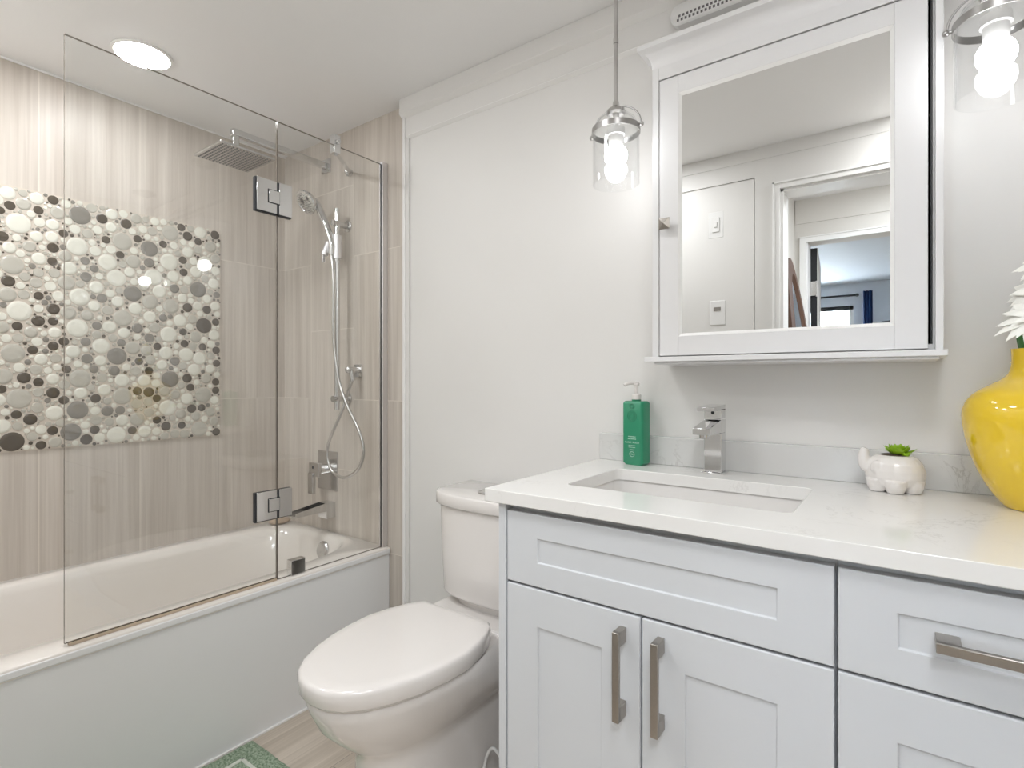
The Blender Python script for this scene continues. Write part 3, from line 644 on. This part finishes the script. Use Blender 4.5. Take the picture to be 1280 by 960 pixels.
def pull_v(x, z0, z1, parent):
    yb, yf, hw = VF, VF - .034, .0065
    b = MB().box(x - hw, x + hw, yf, yf + .008, z0, z1)
    for z in (z0, z1 - .026): b.box(x - hw, x + hw, yf + .004, yb, z, z + .026)
    return obj('handle', b, M['nickel'], parent, bevel=.0012, label='brushed nickel bar handle')
d1 = obj('door', shaker(MB(), -.669, -.3785, .115, .704, .075), M['cab'], vn, bevel=.0012); pull_v(-.410, .524, .681, d1)
d2 = obj('door', shaker(MB(), -.3745, -.084, .115, .704, .075), M['cab'], vn, bevel=.0012); pull_v(-.340, .524, .681, d2)
# drawer unit
vd = thing('drawer_cabinet', 'pale grey drawer unit right of the sink cabinet', 'cabinet', (.15, 1.15, 0))
obj('body', carcass(-.081, VXE), M['cab'], vd)
def pull_h(x0, x1, z, parent):
    yf = VF - .034; b = MB().box(x0, x1, yf, yf + .008, z - .0065, z + .0065)
    for x in (x0, x1 - .026): b.box(x, x + .026, yf + .004, VF + .006, z - .0065, z + .0065)
    return obj('handle', b, M['nickel'], parent, bevel=.0012, label='brushed nickel bar handle')
w1 = obj('drawer', shaker(MB(), -.0795, .397, .7085, .853, .070, .048), M['cab'], vd, bevel=.0012); pull_h(.030, .287, .783, w1)
w2 = obj('drawer', shaker(MB(), -.0795, .397, .412, .704, .070, .075), M['cab'], vd, bevel=.0012); pull_h(.030, .287, .56, w2)
w3 = obj('drawer', shaker(MB(), -.0795, .397, .115, .408, .070, .075), M['cab'], vd, bevel=.0012); pull_h(.030, .287, .26, w3)
# countertop with rectangular cut-out
CX0_, CX1_, CY0, CY1, CZ0, CZ1 = -.716, XR - .001, .884, 1.4285, .868, .895
S0, S1, SY0, SY1 = -.600, -.158, 1.020, 1.283
def rrect(x0, x1, y0, y1, r, z, k=6):
    p = []
    for cx, cy, a0 in ((x1-r, y1-r, 0), (x0+r, y1-r, 90), (x0+r, y0+r, 180), (x1-r, y0+r, 270)):
        for i in range(k + 1):
            a = R(a0 + 90*i/k); p.append((cx + r*math.cos(a), cy + r*math.sin(a), z))
    return p
inner = rrect(S0, S1, SY0, SY1, .018, 0)
scx, scy = (S0+S1)/2, (SY0+SY1)/2; K = 7
outer = []
cor = [(CX1_, CY1), (CX0_, CY1), (CX0_, CY0), (CX1_, CY0)]
for q_ in range(4):
    # sweep round each outer corner: points along the two edges meeting there
    c0 = cor[q_]
    for i in range(K):
        p = inner[q_*K + i]
        if i == K//2: outer.append(c0); continue
        horiz = (i < K//2)  # corner 0: first half lies on the right edge
        if q_ in (0, 2): outer.append((c0[0], p[1]) if horiz else (p[0], c0[1]))
        else: outer.append((p[0], c0[1]) if horiz else (c0[0], p[1]))
ct = thing('countertop', 'white quartz countertop over the pale grey cabinets', 'countertop', (-.15, 1.15, CZ0))
rings = [[(p[0], p[1], CZ0) for p in inner], [(p[0], p[1], CZ0) for p in outer], [(p[0], p[1], CZ1) for p in outer], [(p[0], p[1], CZ1) for p in inner], [(p[0], p[1], CZ0) for p in inner]]
obj('slab', MB().loft(rings, cap0=False, cap1=False), M['quartz'], ct, bevel=.0015)
obj('backsplash', MB().box(-.716, CX1_, 1.4095, 1.4285, CZ1, .970), M['quartz_shaded'], ct, bevel=.0015, label='veined quartz backsplash with shade put into its grey')
# undermount sink
def ri(g, z, r=.022): return rrect(S0 - g, S1 + g, SY0 - g, SY1 + g, r, z, 8)
sk = thing('undermount_sink', 'rectangular white undermount sink set in the countertop', 'sink', (scx, scy, .74))
rings = [ri(.020, CZ0 - .001, .03), ri(.004, CZ0 - .001), ri(.003, CZ0 - .012), ri(-.006, .80, .028), ri(-.022, .765, .04), ri(-.06, .752, .05), ri(-.11, .748, .02)]
obj('bowl', MB().loft(rings, cap0=False), M['sink'], sk, smooth=50)
obj('drain', MB().lathe([(.024, 0), (.024, .003), (.018, .004), (.016, .001), (.0001, .002)], (scx, scy + .02, .748), 24), M['chrome'], sk, smooth=35, label='round chrome drain')
# faucet
fc = thing('basin_faucet', 'square chrome single-lever faucet behind the sink', 'faucet', (-.379, 1.365, CZ1))
fx, fy = -.379, 1.362
obj('base_plate', MB().box(fx - .026, fx + .026, fy - .026, fy + .026, CZ1, CZ1 + .004), M['chrome'], fc, bevel=.001)
obj('body', MB().box(fx - .020, fx + .020, fy - .020, fy + .021, CZ1 + .004, .9935), M['chrome'], fc, bevel=.001)
b = MB(); ya, yb = 1.252, fy - .018
b.add([(fx-.0199,ya,.996),(fx+.0199,ya,.996),(fx+.0199,yb+.001,.994),(fx-.0199,yb+.001,.994),(fx-.0199,ya,1.011),(fx+.0199,ya,1.011),(fx+.0199,yb+.001,1.0255),(fx-.0199,yb+.001,1.0255)], [(0,3,2,1),(4,5,6,7),(0,1,5,4),(1,2,6,5),(2,3,7,6),(3,0,4,7)])
b.box(fx - .020, fx + .020, yb, fy + .021, .9936, 1.026)
sp_ = obj('spout', b, M['chrome'], fc, bevel=.001)
obj('aerator', MB().cyl((fx, 1.272, .988), (fx, 1.272, .997), .010), M['steel'], fc, smooth=35)
b = MB().box(fx - .0195, fx + .0195, fy - .019, fy + .020, 1.029, 1.052)
b.add([(fx-.0195,1.285,1.049),(fx+.0195,1.285,1.049),(fx+.0195,fy+.020,1.048),(fx-.0195,fy+.020,1.048),(fx-.0195,1.285,1.058),(fx+.0195,1.285,1.058),(fx+.0195,fy+.020,1.062),(fx-.0195,fy+.020,1.062)], [(0,3,2,1),(4,5,6,7),(0,1,5,4),(1,2,6,5),(2,3,7,6),(3,0,4,7)])
lv = obj('lever', b, M['chrome'], fc, bevel=.001)
obj('set_screw', MB().cyl((fx, fy - .0192, 1.043), (fx, fy - .0186, 1.043), .004), M['dark'], lv)

# ------------------------------------------------------------------ soap bottle
sb = thing('soap_dispenser', 'green rectangular hand wash bottle with white pump', 'soap bottle', (-.588, 1.375, CZ1))
sb.rotation_euler = (0, 0, R(-10))
sx0, sx1, sy0, sy1, sz1 = -.6195, -.5565, 1.354, 1.396, 1.066
rings = [rrect(sx0 + .006, sx1 - .006, sy0 + .004, sy1 - .004, .006, CZ1), rrect(sx0, sx1, sy0, sy1, .008, CZ1 + .007), rrect(sx0, sx1, sy0, sy1, .008, sz1 - .006), rrect(sx0 + .003, sx1 - .003, sy0 + .003, sy1 - .003, .007, sz1 - .001), rrect(sx0 + .008, sx1 - .008, sy0 + .006, sy1 - .006, .006, sz1)]
bo = obj('bottle', MB().loft(rings), M['green'], sb, smooth=35)
pcx, pcy = -.588, 1.375
obj('neck', MB().cyl((pcx, pcy, sz1), (pcx, pcy, sz1 + .004), .0125), M['greend'], sb, smooth=35)
pb = MB().lathe([(.0125, 0), (.0125, .012), (.010, .014), (.005, .015), (.005, .036), (.008, .038), (.008, .044), (.004, .047)], (pcx, pcy, sz1 + .004), 20)
pb.tube(smoothpath([(pcx, pcy, sz1 + .046), (pcx - .008, pcy - .010, sz1 + .048), (pcx - .017, pcy - .021, sz1 + .046), (pcx - .021, pcy - .026, sz1 + .042)], 5), .0046, 10)
obj('pump', pb, M['pump'], sb, smooth=40, label='white pump')
em = MB()
for k, r_ in enumerate((.006, .010, .014)):
    pts = [(pcx + r_*math.cos(a*math.pi/16), sy0 - .0003, 1.026 + r_*math.sin(a*math.pi/16)) for a in range(33)]; em.tube(pts, .0006, 5, caps=False)
for k, r_ in enumerate((.005, .008)):
    pts = [(pcx + r_*math.cos(a*math.pi/16), sy0 - .0003, 1.052 + .8*r_*math.sin(a*math.pi/16)) for a in range(33)]; em.tube(pts, .0006, 5, caps=False)
obj('embossed_rings', em, M['greend'], sb, smooth=60)
RX = (R(90), 0, 0)
text('lettering', 'HAND WASH', .0062, (pcx, sy0 - .0006, .9555), RX, M['print_'], sb, .0002, 1.25)
pm = MB()
def dashes(z, widths, h=.0022):
    W = sum(widths) + .0014*(len(widths) - 1); x = pcx - W/2
    for w_ in widths: pm.box(x, x + w_, sy0 - .0008, sy0 - .0002, z, z + h); x += w_ + .0014
dashes(.9700, (.0020, .0016, .0018, .0022, .0026, .0014, .0018)); dashes(.9640, (.0018, .0020, .0014, .0022, .0018, .0020, .0016, .0020))
dashes(.9470, (.0030, .0022, .0040, .0026, .0034), .0012); dashes(.9420, (.0026, .0036, .0022, .0040, .0024), .0012); dashes(.9350, (.0022, .0022, .0026, .0022), .0020)
pts = [(pcx + .0075*math.cos(a*math.pi/16), sy0 - .0003, .9245 + .0065*math.sin(a*math.pi/16)) for a in range(33)]; pm.tube(pts, .0005, 5, caps=False)
pm.box(pcx - .004, pcx + .004, sy0 - .0008, sy0 - .0002, .9235, .9258)
obj('small_print', pm, M['print_'], sb)

# ------------------------------------------------------------------ elephant planter
pl = thing('elephant_planter', 'small white ceramic elephant planter on the countertop', 'planter', (-.022, 1.352, CZ1))
ex, ey = -.020, 1.350
b = MB()
prof = [(.006, .005), (.030, .007), (.044, .015), (.0505, .030), (.051, .044), (.047, .058), (.039, .069), (.030, .074)]
b.loft([[(ex + r_*1.02*math.cos(2*math.pi*i/32), ey + r_*.82*math.sin(2*math.pi*i/32), CZ1 + z) for i in range(32)] for r_, z in prof])
for dx, dy in ((-.028, -.014), (.002, -.028), (.030, -.008), (-.010, .026), (.020, .022)):
    b.lathe([(.0135, 0.0), (.0155, .003), (.019, .012), (.021, .025)], (ex + dx, ey + dy, CZ1 + .0005), 16)
b.ball((ex - .034, ey - .004, CZ1 + .050), (.018, .022, .020), 16)
b.tube(smoothpath([(ex - .036, ey - .006, CZ1 + .046), (ex - .048, ey - .008, CZ1 + .050), (ex - .052, ey - .009, CZ1 + .066), (ex - .051, ey - .009, CZ1 + .080), (ex - .049, ey - .009, CZ1 + .086)], 5), [.015 - .0004*i for i in range(21)], 12)
b.ball((ex - .028, ey - .030, CZ1 + .050), (.012, .006, .015), 14)
b.ball((ex - .028, ey + .026, CZ1 + .050), (.012, .006, .015), 14)
po = obj('pot', b, M['china'], pl, smooth=60)
rm = po.modifiers.new('remesh', 'REMESH'); rm.mode = 'VOXEL'; rm.voxel_size = .0014; rm.use_smooth_shade = True
sm = po.modifiers.new('smooth', 'SMOOTH'); sm.factor = .5; sm.iterations = 6
obj('soil', MB().lathe([(.024, 0), (.023, .002), (.0001, .003)], (ex, ey, CZ1 + .0730), 20), M['soil'], pl, smooth=60)
su = MB()
def leaf(b, base, dirv, L_, W_, up=.35, thick=.25, mi=0, n=7):
    base = Vector(base); d = Vector(dirv).normalized(); side = d.cross(Vector((0,0,1)))
    side = Vector((1,0,0)) if side.length < 1e-3 else side.normalized(); nrm = side.cross(d).normalized(); rings = []
    for k in range(n + 1):
        t = k/n; w_ = W_*(math.sin(math.pi*min(t*.82 + .12, 1))**.8)*(1 if t < .8 else (1 - t)/.2*.9 + .1); c = base + d*L_*t + nrm*(up*L_*t*t)
        rings.append([c + side*w_*math.cos(a) + nrm*w_*thick*math.sin(a) for a in [2*math.pi*i/8 for i in range(8)]])
    b.loft(rings, mi)
for i in range(22):
    a = i*2.4; el = .22 + .05*i; L_ = .034 - .0008*i
    leaf(su, (ex + .006, ey, CZ1 + .0745), (math.cos(a)*math.cos(el), math.sin(a)*math.cos(el), math.sin(el)), L_, .0098, .22)
for i in range(7):
    a = i*.9; leaf(su, (ex + .018, ey - .008, CZ1 + .071), (math.cos(a)*.8, math.sin(a)*.8, .5), .016, .004, .25)
tag(obj('succulent', su, M['succ'], smooth=60), 'small bright green succulent in the elephant planter', 'plant')

# ------------------------------------------------------------------ yellow vase with flowers
vx, vy = .189, 1.304
VP = [(.046,0),(.050,.003),(.070,.030),(.089,.070),(.101,.110),(.107,.145),(.108,.165),(.103,.185),(.090,.203),(.070,.217),(.052,.228),(.043,.238),(.0395,.250),(.0385,.262),(.039,.279),(.0395,.281),(.0360,.281),(.035,.262),(.037,.244),(.0001,.238)]
vp2 = smoothpath([(r_, z, 0) for r_, z in VP[:15]], 4)
vs = MB().lathe([(p.x, p.y) for p in vp2] + VP[15:], (vx, vy, CZ1 + .0005), 56)
tag(obj('vase', vs, M['yellow'], smooth=60), 'large glossy yellow vase with narrow neck on the countertop', 'vase')
def flower(name, c, nrm, rad, n, label, stem_to, droop=-.25):
    t = thing(name, label, 'flower', stem_to, 'white flowers in the yellow vase')
    c = Vector(c); nrm = Vector(nrm).normalized(); q = Vector((0,0,1)).rotation_difference(nrm)
    p = MB()
    for ring, (cnt, rr, lift) in enumerate(((n, rad, .05), (n, rad*.86, .22), (n//2, rad*.6, .5))):
        for i in range(cnt):
            a = 2*math.pi*(i + .5*ring)/cnt + random.uniform(-.08, .08)
            d = q @ Vector((math.cos(a), math.sin(a), lift + random.uniform(-.06, .06)))
            m0 = len(p.v); lb = MB(); leaf(lb, (0,0,0), (1, 0, 0), rr*random.uniform(.9, 1.05), rad*.155, droop, .12)
            dn = d.normalized(); qq = Matrix((dn, nrm.cross(dn).normalized(), dn.cross(nrm.cross(dn).normalized()))).transposed()
            lb.v = [tuple(c + qq @ Vector(v)) for v in lb.v]; p.add(lb.v, lb.f)
    obj('petals', p, M['petal'], t, smooth=60)
    b = MB(); b.ball(c + nrm*.004, (.010, .010, .008), 14)
    for i in range(18):
        a = i*2.4; b.ball(c + q @ Vector((.0022*math.sqrt(i)*math.cos(a), .0022*math.sqrt(i)*math.sin(a), .010)), .0018, 6)
    obj('flower_centre', b, M['pistil'], t, smooth=60, label='pale yellow flower centre')
    st = Vector(stem_to)
    obj('stem', MB().tube(smoothpath([st, st + Vector((0, 0, .07)), (c*.5 + st*.5) + Vector((0, 0, .03)), c - nrm*.006], 6), .0030, 8), M['stem'], t, smooth=60)
flower('daisy', (.182, 1.248, 1.232), (-.35, -.55, .75), .066, 14, 'lowest white daisy, spreading over the vase mouth', (vx - .016, vy - .012, CZ1 + .243))
flower('daisy', (.188, 1.292, 1.277), (-.55, -.6, .55), .062, 14, 'middle white daisy above the yellow vase', (vx + .004, vy + .006, CZ1 + .243))
flower('daisy', (.203, 1.290, 1.325), (-.35, -.65, .6), .056, 14, 'topmost white daisy above the yellow vase', (vx + .018, vy - .004, CZ1 + .243))
lf = MB()
for i in range(9):
    a = i*.7; leaf(lf, (vx + .018*math.cos(a), vy + .018*math.sin(a), CZ1 + .243), (math.cos(a)*.25, math.sin(a)*.25, 1), .085, .008, .05)
leaf(lf, (vx - .012, vy - .02, CZ1 + .243), (-.10, -.06, 1), .10, .006, .05)
tag(obj('flower_leaves', lf, M['stem'], smooth=60), 'green leaves standing in the mouth of the yellow vase', 'leaves', kind='stuff')

# ------------------------------------------------------------------ mirror cabinet
mc = thing('mirror_cabinet', 'white wall cabinet with framed mirror door above the sink', 'mirror cabinet', (-.23, YW, 1.16))
FX0, FX1, FY, BZ0, BZ1 = -.508, .056, 1.285, 1.178, 1.92
b = MB()
b.box(FX0 + .004, FX0 + .018, FY + .016, YW, BZ0, BZ1); b.box(FX1 - .016, FX1 - .002, FY + .016, YW, BZ0, BZ1)
b.box(FX0 + .018, FX1 - .016, FY + .016, YW, BZ1 - .012, BZ1); b.box(FX0 + .018, FX1 - .016, FY + .016, YW, BZ0, BZ0 + .012); b.box(FX0 + .018, FX1 - .016, YW - .006, YW, BZ0 + .012, BZ1 - .012, 1)
b.box(FX1 - .019, FX1 - .0165, FY + .02, YW - .006, BZ0 + .012, BZ1 - .012, 1)  # black inside faces stand in for shade in the closed cabinet
obj('case', b, [M['mcab'], M['black']], mc)
b = MB().box(FX0, FX0 + .0165, FY, FY + .016, BZ0, BZ1).box(FX1 - .0125, FX1, FY, FY + .016, BZ0, BZ1).box(FX0 + .0165, FX1 - .0125, FY, FY + .016, 1.857, BZ1)
obj('face_frame', b, M['mcab'], mc, bevel=.001)
b = MB().box(FX0 - .016, FX1 + .006, FY - .014, YW, BZ0 - .012, BZ0).box(FX0 + .006, FX1 - .006, FY - .004, YW, BZ0 - .018, BZ0 - .012)
obj('sill', b, M['mcab'], mc, bevel=.0015)
# cornice: cove profile swept along front and both ends
cp = [(-.0002, 1.885), (.0005, 1.895), (.003, 1.906), (.008, 1.916), (.016, 1.924), (.028, 1.929), (.028, 1.940), (0, 1.942)]
b = MB()
paths = [((FX0, YW), (-1, 0)), ((FX0, FY), (-1, -1)), ((FX1, FY), (1, -1)), ((FX1, YW), (1, 0))]
b.loft([[(x + dx*p, y + dy*p, z) for p, z in cp] for (x, y), (dx, dy) in paths], 0)
b.box(FX0, FX1, FY, YW, BZ1, 1.941)
obj('cornice', b, M['mcab'], mc, smooth=34)
# door
D0, D1, DZ0, DZ1 = -.4895, .0325, 1.181, 1.8535
G0, G1, GZ0, GZ1 = -.443, -.019, 1.227, 1.812
b = MB()
b.box(D0, G0, FY, FY + .018, DZ0, DZ1); b.box(G1, D1, FY, FY + .018, DZ0, DZ1); b.box(G0, G1, FY, FY + .018, DZ0, GZ0); b.box(G0, G1, FY, FY + .018, GZ1, DZ1)
dd = obj('door', b, M['mcab'], mc, bevel=.0008)
b = MB(); q = .007
b.add([(G0,FY,GZ0),(G1,FY,GZ0),(G1,FY,GZ1),(G0,FY,GZ1),(G0+q,FY+.006,GZ0+q),(G1-q,FY+.006,GZ0+q),(G1-q,FY+.006,GZ1-q),(G0+q,FY+.006,GZ1-q)], [(0,1,5,4),(1,2,6,5),(2,3,7,6),(3,0,4,7)])
obj('mirror_bead', b, M['trim'], dd)
obj('mirror_pane', MB().box(G0 + .003, G1 - .003, FY + .006, FY + .009, GZ0 + .003, GZ1 - .003), M['mirror'], dd)
kx, kz = -.470, 1.497
b = MB().lathe([(.006, 0), (.006, .014)], (kx, FY, kz), 14, axis=(0, -1, 0))
s_ = .0135; b.add([(kx-s_*.6,FY-.012,kz-s_*.6),(kx+s_*.6,FY-.012,kz-s_*.6),(kx+s_*.6,FY-.012,kz+s_*.6),(kx-s_*.6,FY-.012,kz+s_*.6),(kx-s_,FY-.022,kz-s_),(kx+s_,FY-.022,kz-s_),(kx+s_,FY-.022,kz+s_),(kx-s_,FY-.022,kz+s_),(kx,FY-.030,kz)], [(0,1,5,4),(1,2,6,5),(2,3,7,6),(3,0,4,7),(4,5,8),(5,6,8),(6,7,8),(7,4,8)])
obj('knob', b, M['nickel'], dd, label='square nickel knob')
obj('shelf', MB().box(FX0 + .02, FX1 - .02, FY + .045, YW - .007, 1.405, 1.41), M['glass'], mc)
obj('shelf', MB().box(FX0 + .02, FX1 - .02, FY + .045, YW - .007, 1.635, 1.64), M['glass'], mc)
def phial(x, z, r, h, m, label, capm):
    t = thing('toiletry_bottle', label, 'bottle', (x, 1.365, z), 'bottles inside the mirror cabinet')
    obj('bottle', MB().lathe([(r*.9, 0), (r, .003), (r, h*.72), (r*.5, h*.82), (r*.45, h*.86)], (x, 1.365, z), 20), m, t, smooth=40)
    obj('cap', MB().lathe([(r*.55, h*.86), (r*.55, h), (r*.4, h + .002)], (x, 1.365, z), 16), capm, t, smooth=40)
phial(.016, 1.6405, .020, .17, M['bottleg'], 'dark green bottle on the top shelf behind the mirror door', M['black'])
phial(.016, 1.4105, .019, .14, M['white'], 'white bottle on the middle shelf behind the mirror door', M['navy'])
phial(.016, 1.1905, .018, .10, M['black'], 'black bottle on the cabinet floor behind the mirror door', M['white'])

# ------------------------------------------------------------------ wall vent above the mirror cabinet
vt = thing('wall_vent', 'white rounded vent grille on the wall above the mirror cabinet', 'vent', (-.1, YW, 2.04))
v0, v1, vz0, vz1, vyf = -.503, .30, 2.048, 2.104, 1.396
def vring(y, g):
    return [(p[0], y, p[1]) for p in rrect(v0 + g, v1 - g, vz0 + g, vz1 - g, .024, 0, 6)]
obj('housing', MB().loft([vring(YW, 0), vring(vyf + .004, 0), vring(vyf, .004)]), M['white'], vt, smooth=40)
b = MB(); n = 76
for i in range(n):
    x = v0 + .018 + (v1 - v0 - .03)*i/n
    for row in (0, 1): b.box(x + .004*row, x + .004*row + .0055, vyf - .0006, vyf + .001, vz0 + .009 + .010*row, vz0 + .0155 + .010*row)
obj('slots', b, M['ndot'], vt, kind='stuff', label='two rows of small dark slots')

# ------------------------------------------------------------------ pendants
def pendant(px_, label):
    t = thing('pendant_light', label, 'pendant light', (px_, 1.25, CEIL), 'glass pendant lights beside the mirror cabinet')
    py_ = 1.25
    obj('canopy', MB().lathe([(.055, 0), (.055, -.012), (.03, -.022), (.008, -.026)], (px_, py_, CEIL), 28), M['steel'], t, smooth=40)
    obj('rod', MB().cyl((px_, py_, 1.805), (px_, py_, CEIL - .02), .0052, n=14).cyl((px_, py_, 1.965), (px_, py_, 1.978), .0065, n=14), M['steel'], t, smooth=40)
    obj('hub', MB().lathe([(.007, .030), (.009, .018), (.022, .008), (.024, 0), (.020, -.006), (.0001, -.006)], (px_, py_, 1.790), 28), M['steel'], t, smooth=40)
    # glass: domed shoulder, straight cylinder, open bottom
    go = [(.021, 1.788), (.034, 1.784), (.048, 1.772), (.0545, 1.757), (.0555, 1.745), (.0575, 1.72), (.0575, 1.612)]
    gi = [(.0550, 1.612), (.0550, 1.72), (.053, 1.745), (.052, 1.756), (.046, 1.769), (.033, 1.781), (.021, 1.785)]
    obj('glass_shade', MB().lathe(go + gi + [go[0]], (px_, py_, 0), 48, cap=False), M['shade'], t, smooth=40)
    rg = [(.0585, 1.752), (.0600, 1.752), (.0600, 1.738), (.0585, 1.738), (.0585, 1.752)]
    obj('ring', MB().lathe(rg, (px_, py_, 0), 48, cap=False), M['wire'], t, smooth=30)
    arc = [(px_ + .0665*math.cos(math.pi*i/24), py_, 1.747 + .058*math.sin(math.pi*i/24)) for i in range(25)]
    y_ = MB().tube(arc, .0022, 8)
    for s2 in (-1, 1): y_.ball((px_ + s2*.068, py_, 1.746), .0058, 12); y_.cyl((px_ + s2*.058, py_, 1.746), (px_ + s2*.068, py_, 1.746), .0035, n=10)
    obj('yoke', y_, M['wire'], t, smooth=50)
    obj('socket', MB().lathe([(.0215, 1.752), (.0225, 1.735), (.019, 1.733), (.018, 1.706), (.015, 1.704)], (px_, py_, 0), 24).cyl((px_, py_, 1.750), (px_, py_, 1.784), .008), M['white'], t, smooth=40)
    bz, br_ = 1.684, .0285
    pr = [(br_*math.sin(math.pi*i/24), bz - br_*math.cos(math.pi*i/24)) for i in range(20)] + [(.0165, 1.709), (.0165, 1.716)]
    obj('bulb', MB().lathe(pr, (px_, py_, 0), 28), M['bulb'], t, smooth=60)
pendant(-.589, 'clear glass pendant light left of the mirror cabinet')
pendant(.125, 'clear glass pendant light right of the mirror cabinet')

# ------------------------------------------------------------------ bath mat
rg = thing('bath_mat', 'green plush bath mat with white line pattern on the floor', 'bath mat', (-1.3, .55, 0))
b = MB(); mx0, mx1, my0, my1 = -1.636, -1.15, .10, .881
nx, ny = 60, 86; random.seed(3)
top = [[(mx0 + (mx1-mx0)*i/nx, my0 + (my1-my0)*j/ny, .013 + random.uniform(-.002, .002) - (.006 if i in (0, nx) or j in (0, ny) else 0)) for i in range(nx+1)] for j in range(ny+1)]
vs_ = [p for r_ in top for p in r_]; fs_ = [(j*(nx+1)+i, j*(nx+1)+i+1, (j+1)*(nx+1)+i+1, (j+1)*(nx+1)+i) for j in range(ny) for i in range(nx)]
b.add(vs_, fs_); b.box(mx0 + .001, mx1 - .001, my0 + .001, my1 - .001, .001, .007)
obj('pile', b, M['rug'], rg, smooth=60)
b = MB(); rnd_ = random.Random(5)
for g in (.062,):
    X0, X1, Y0, Y1 = mx0 + g, mx1 - g, my0 + g, my1 - g; w_ = .011
    b.box(X0, X1, Y1 - w_, Y1, .008, .0165); b.box(X0, X1, Y0, Y0 + w_, .008, .0165); b.box(X0, X0 + w_, Y0, Y1, .008, .0165); b.box(X1 - w_, X1, Y0, Y1, .008, .0165)
    for yy in (.55, .35): b.box(X0, X1, yy, yy + w_, .008, .0163)
obj('white_lines', b, M['rugline'], rg, bevel=.003)
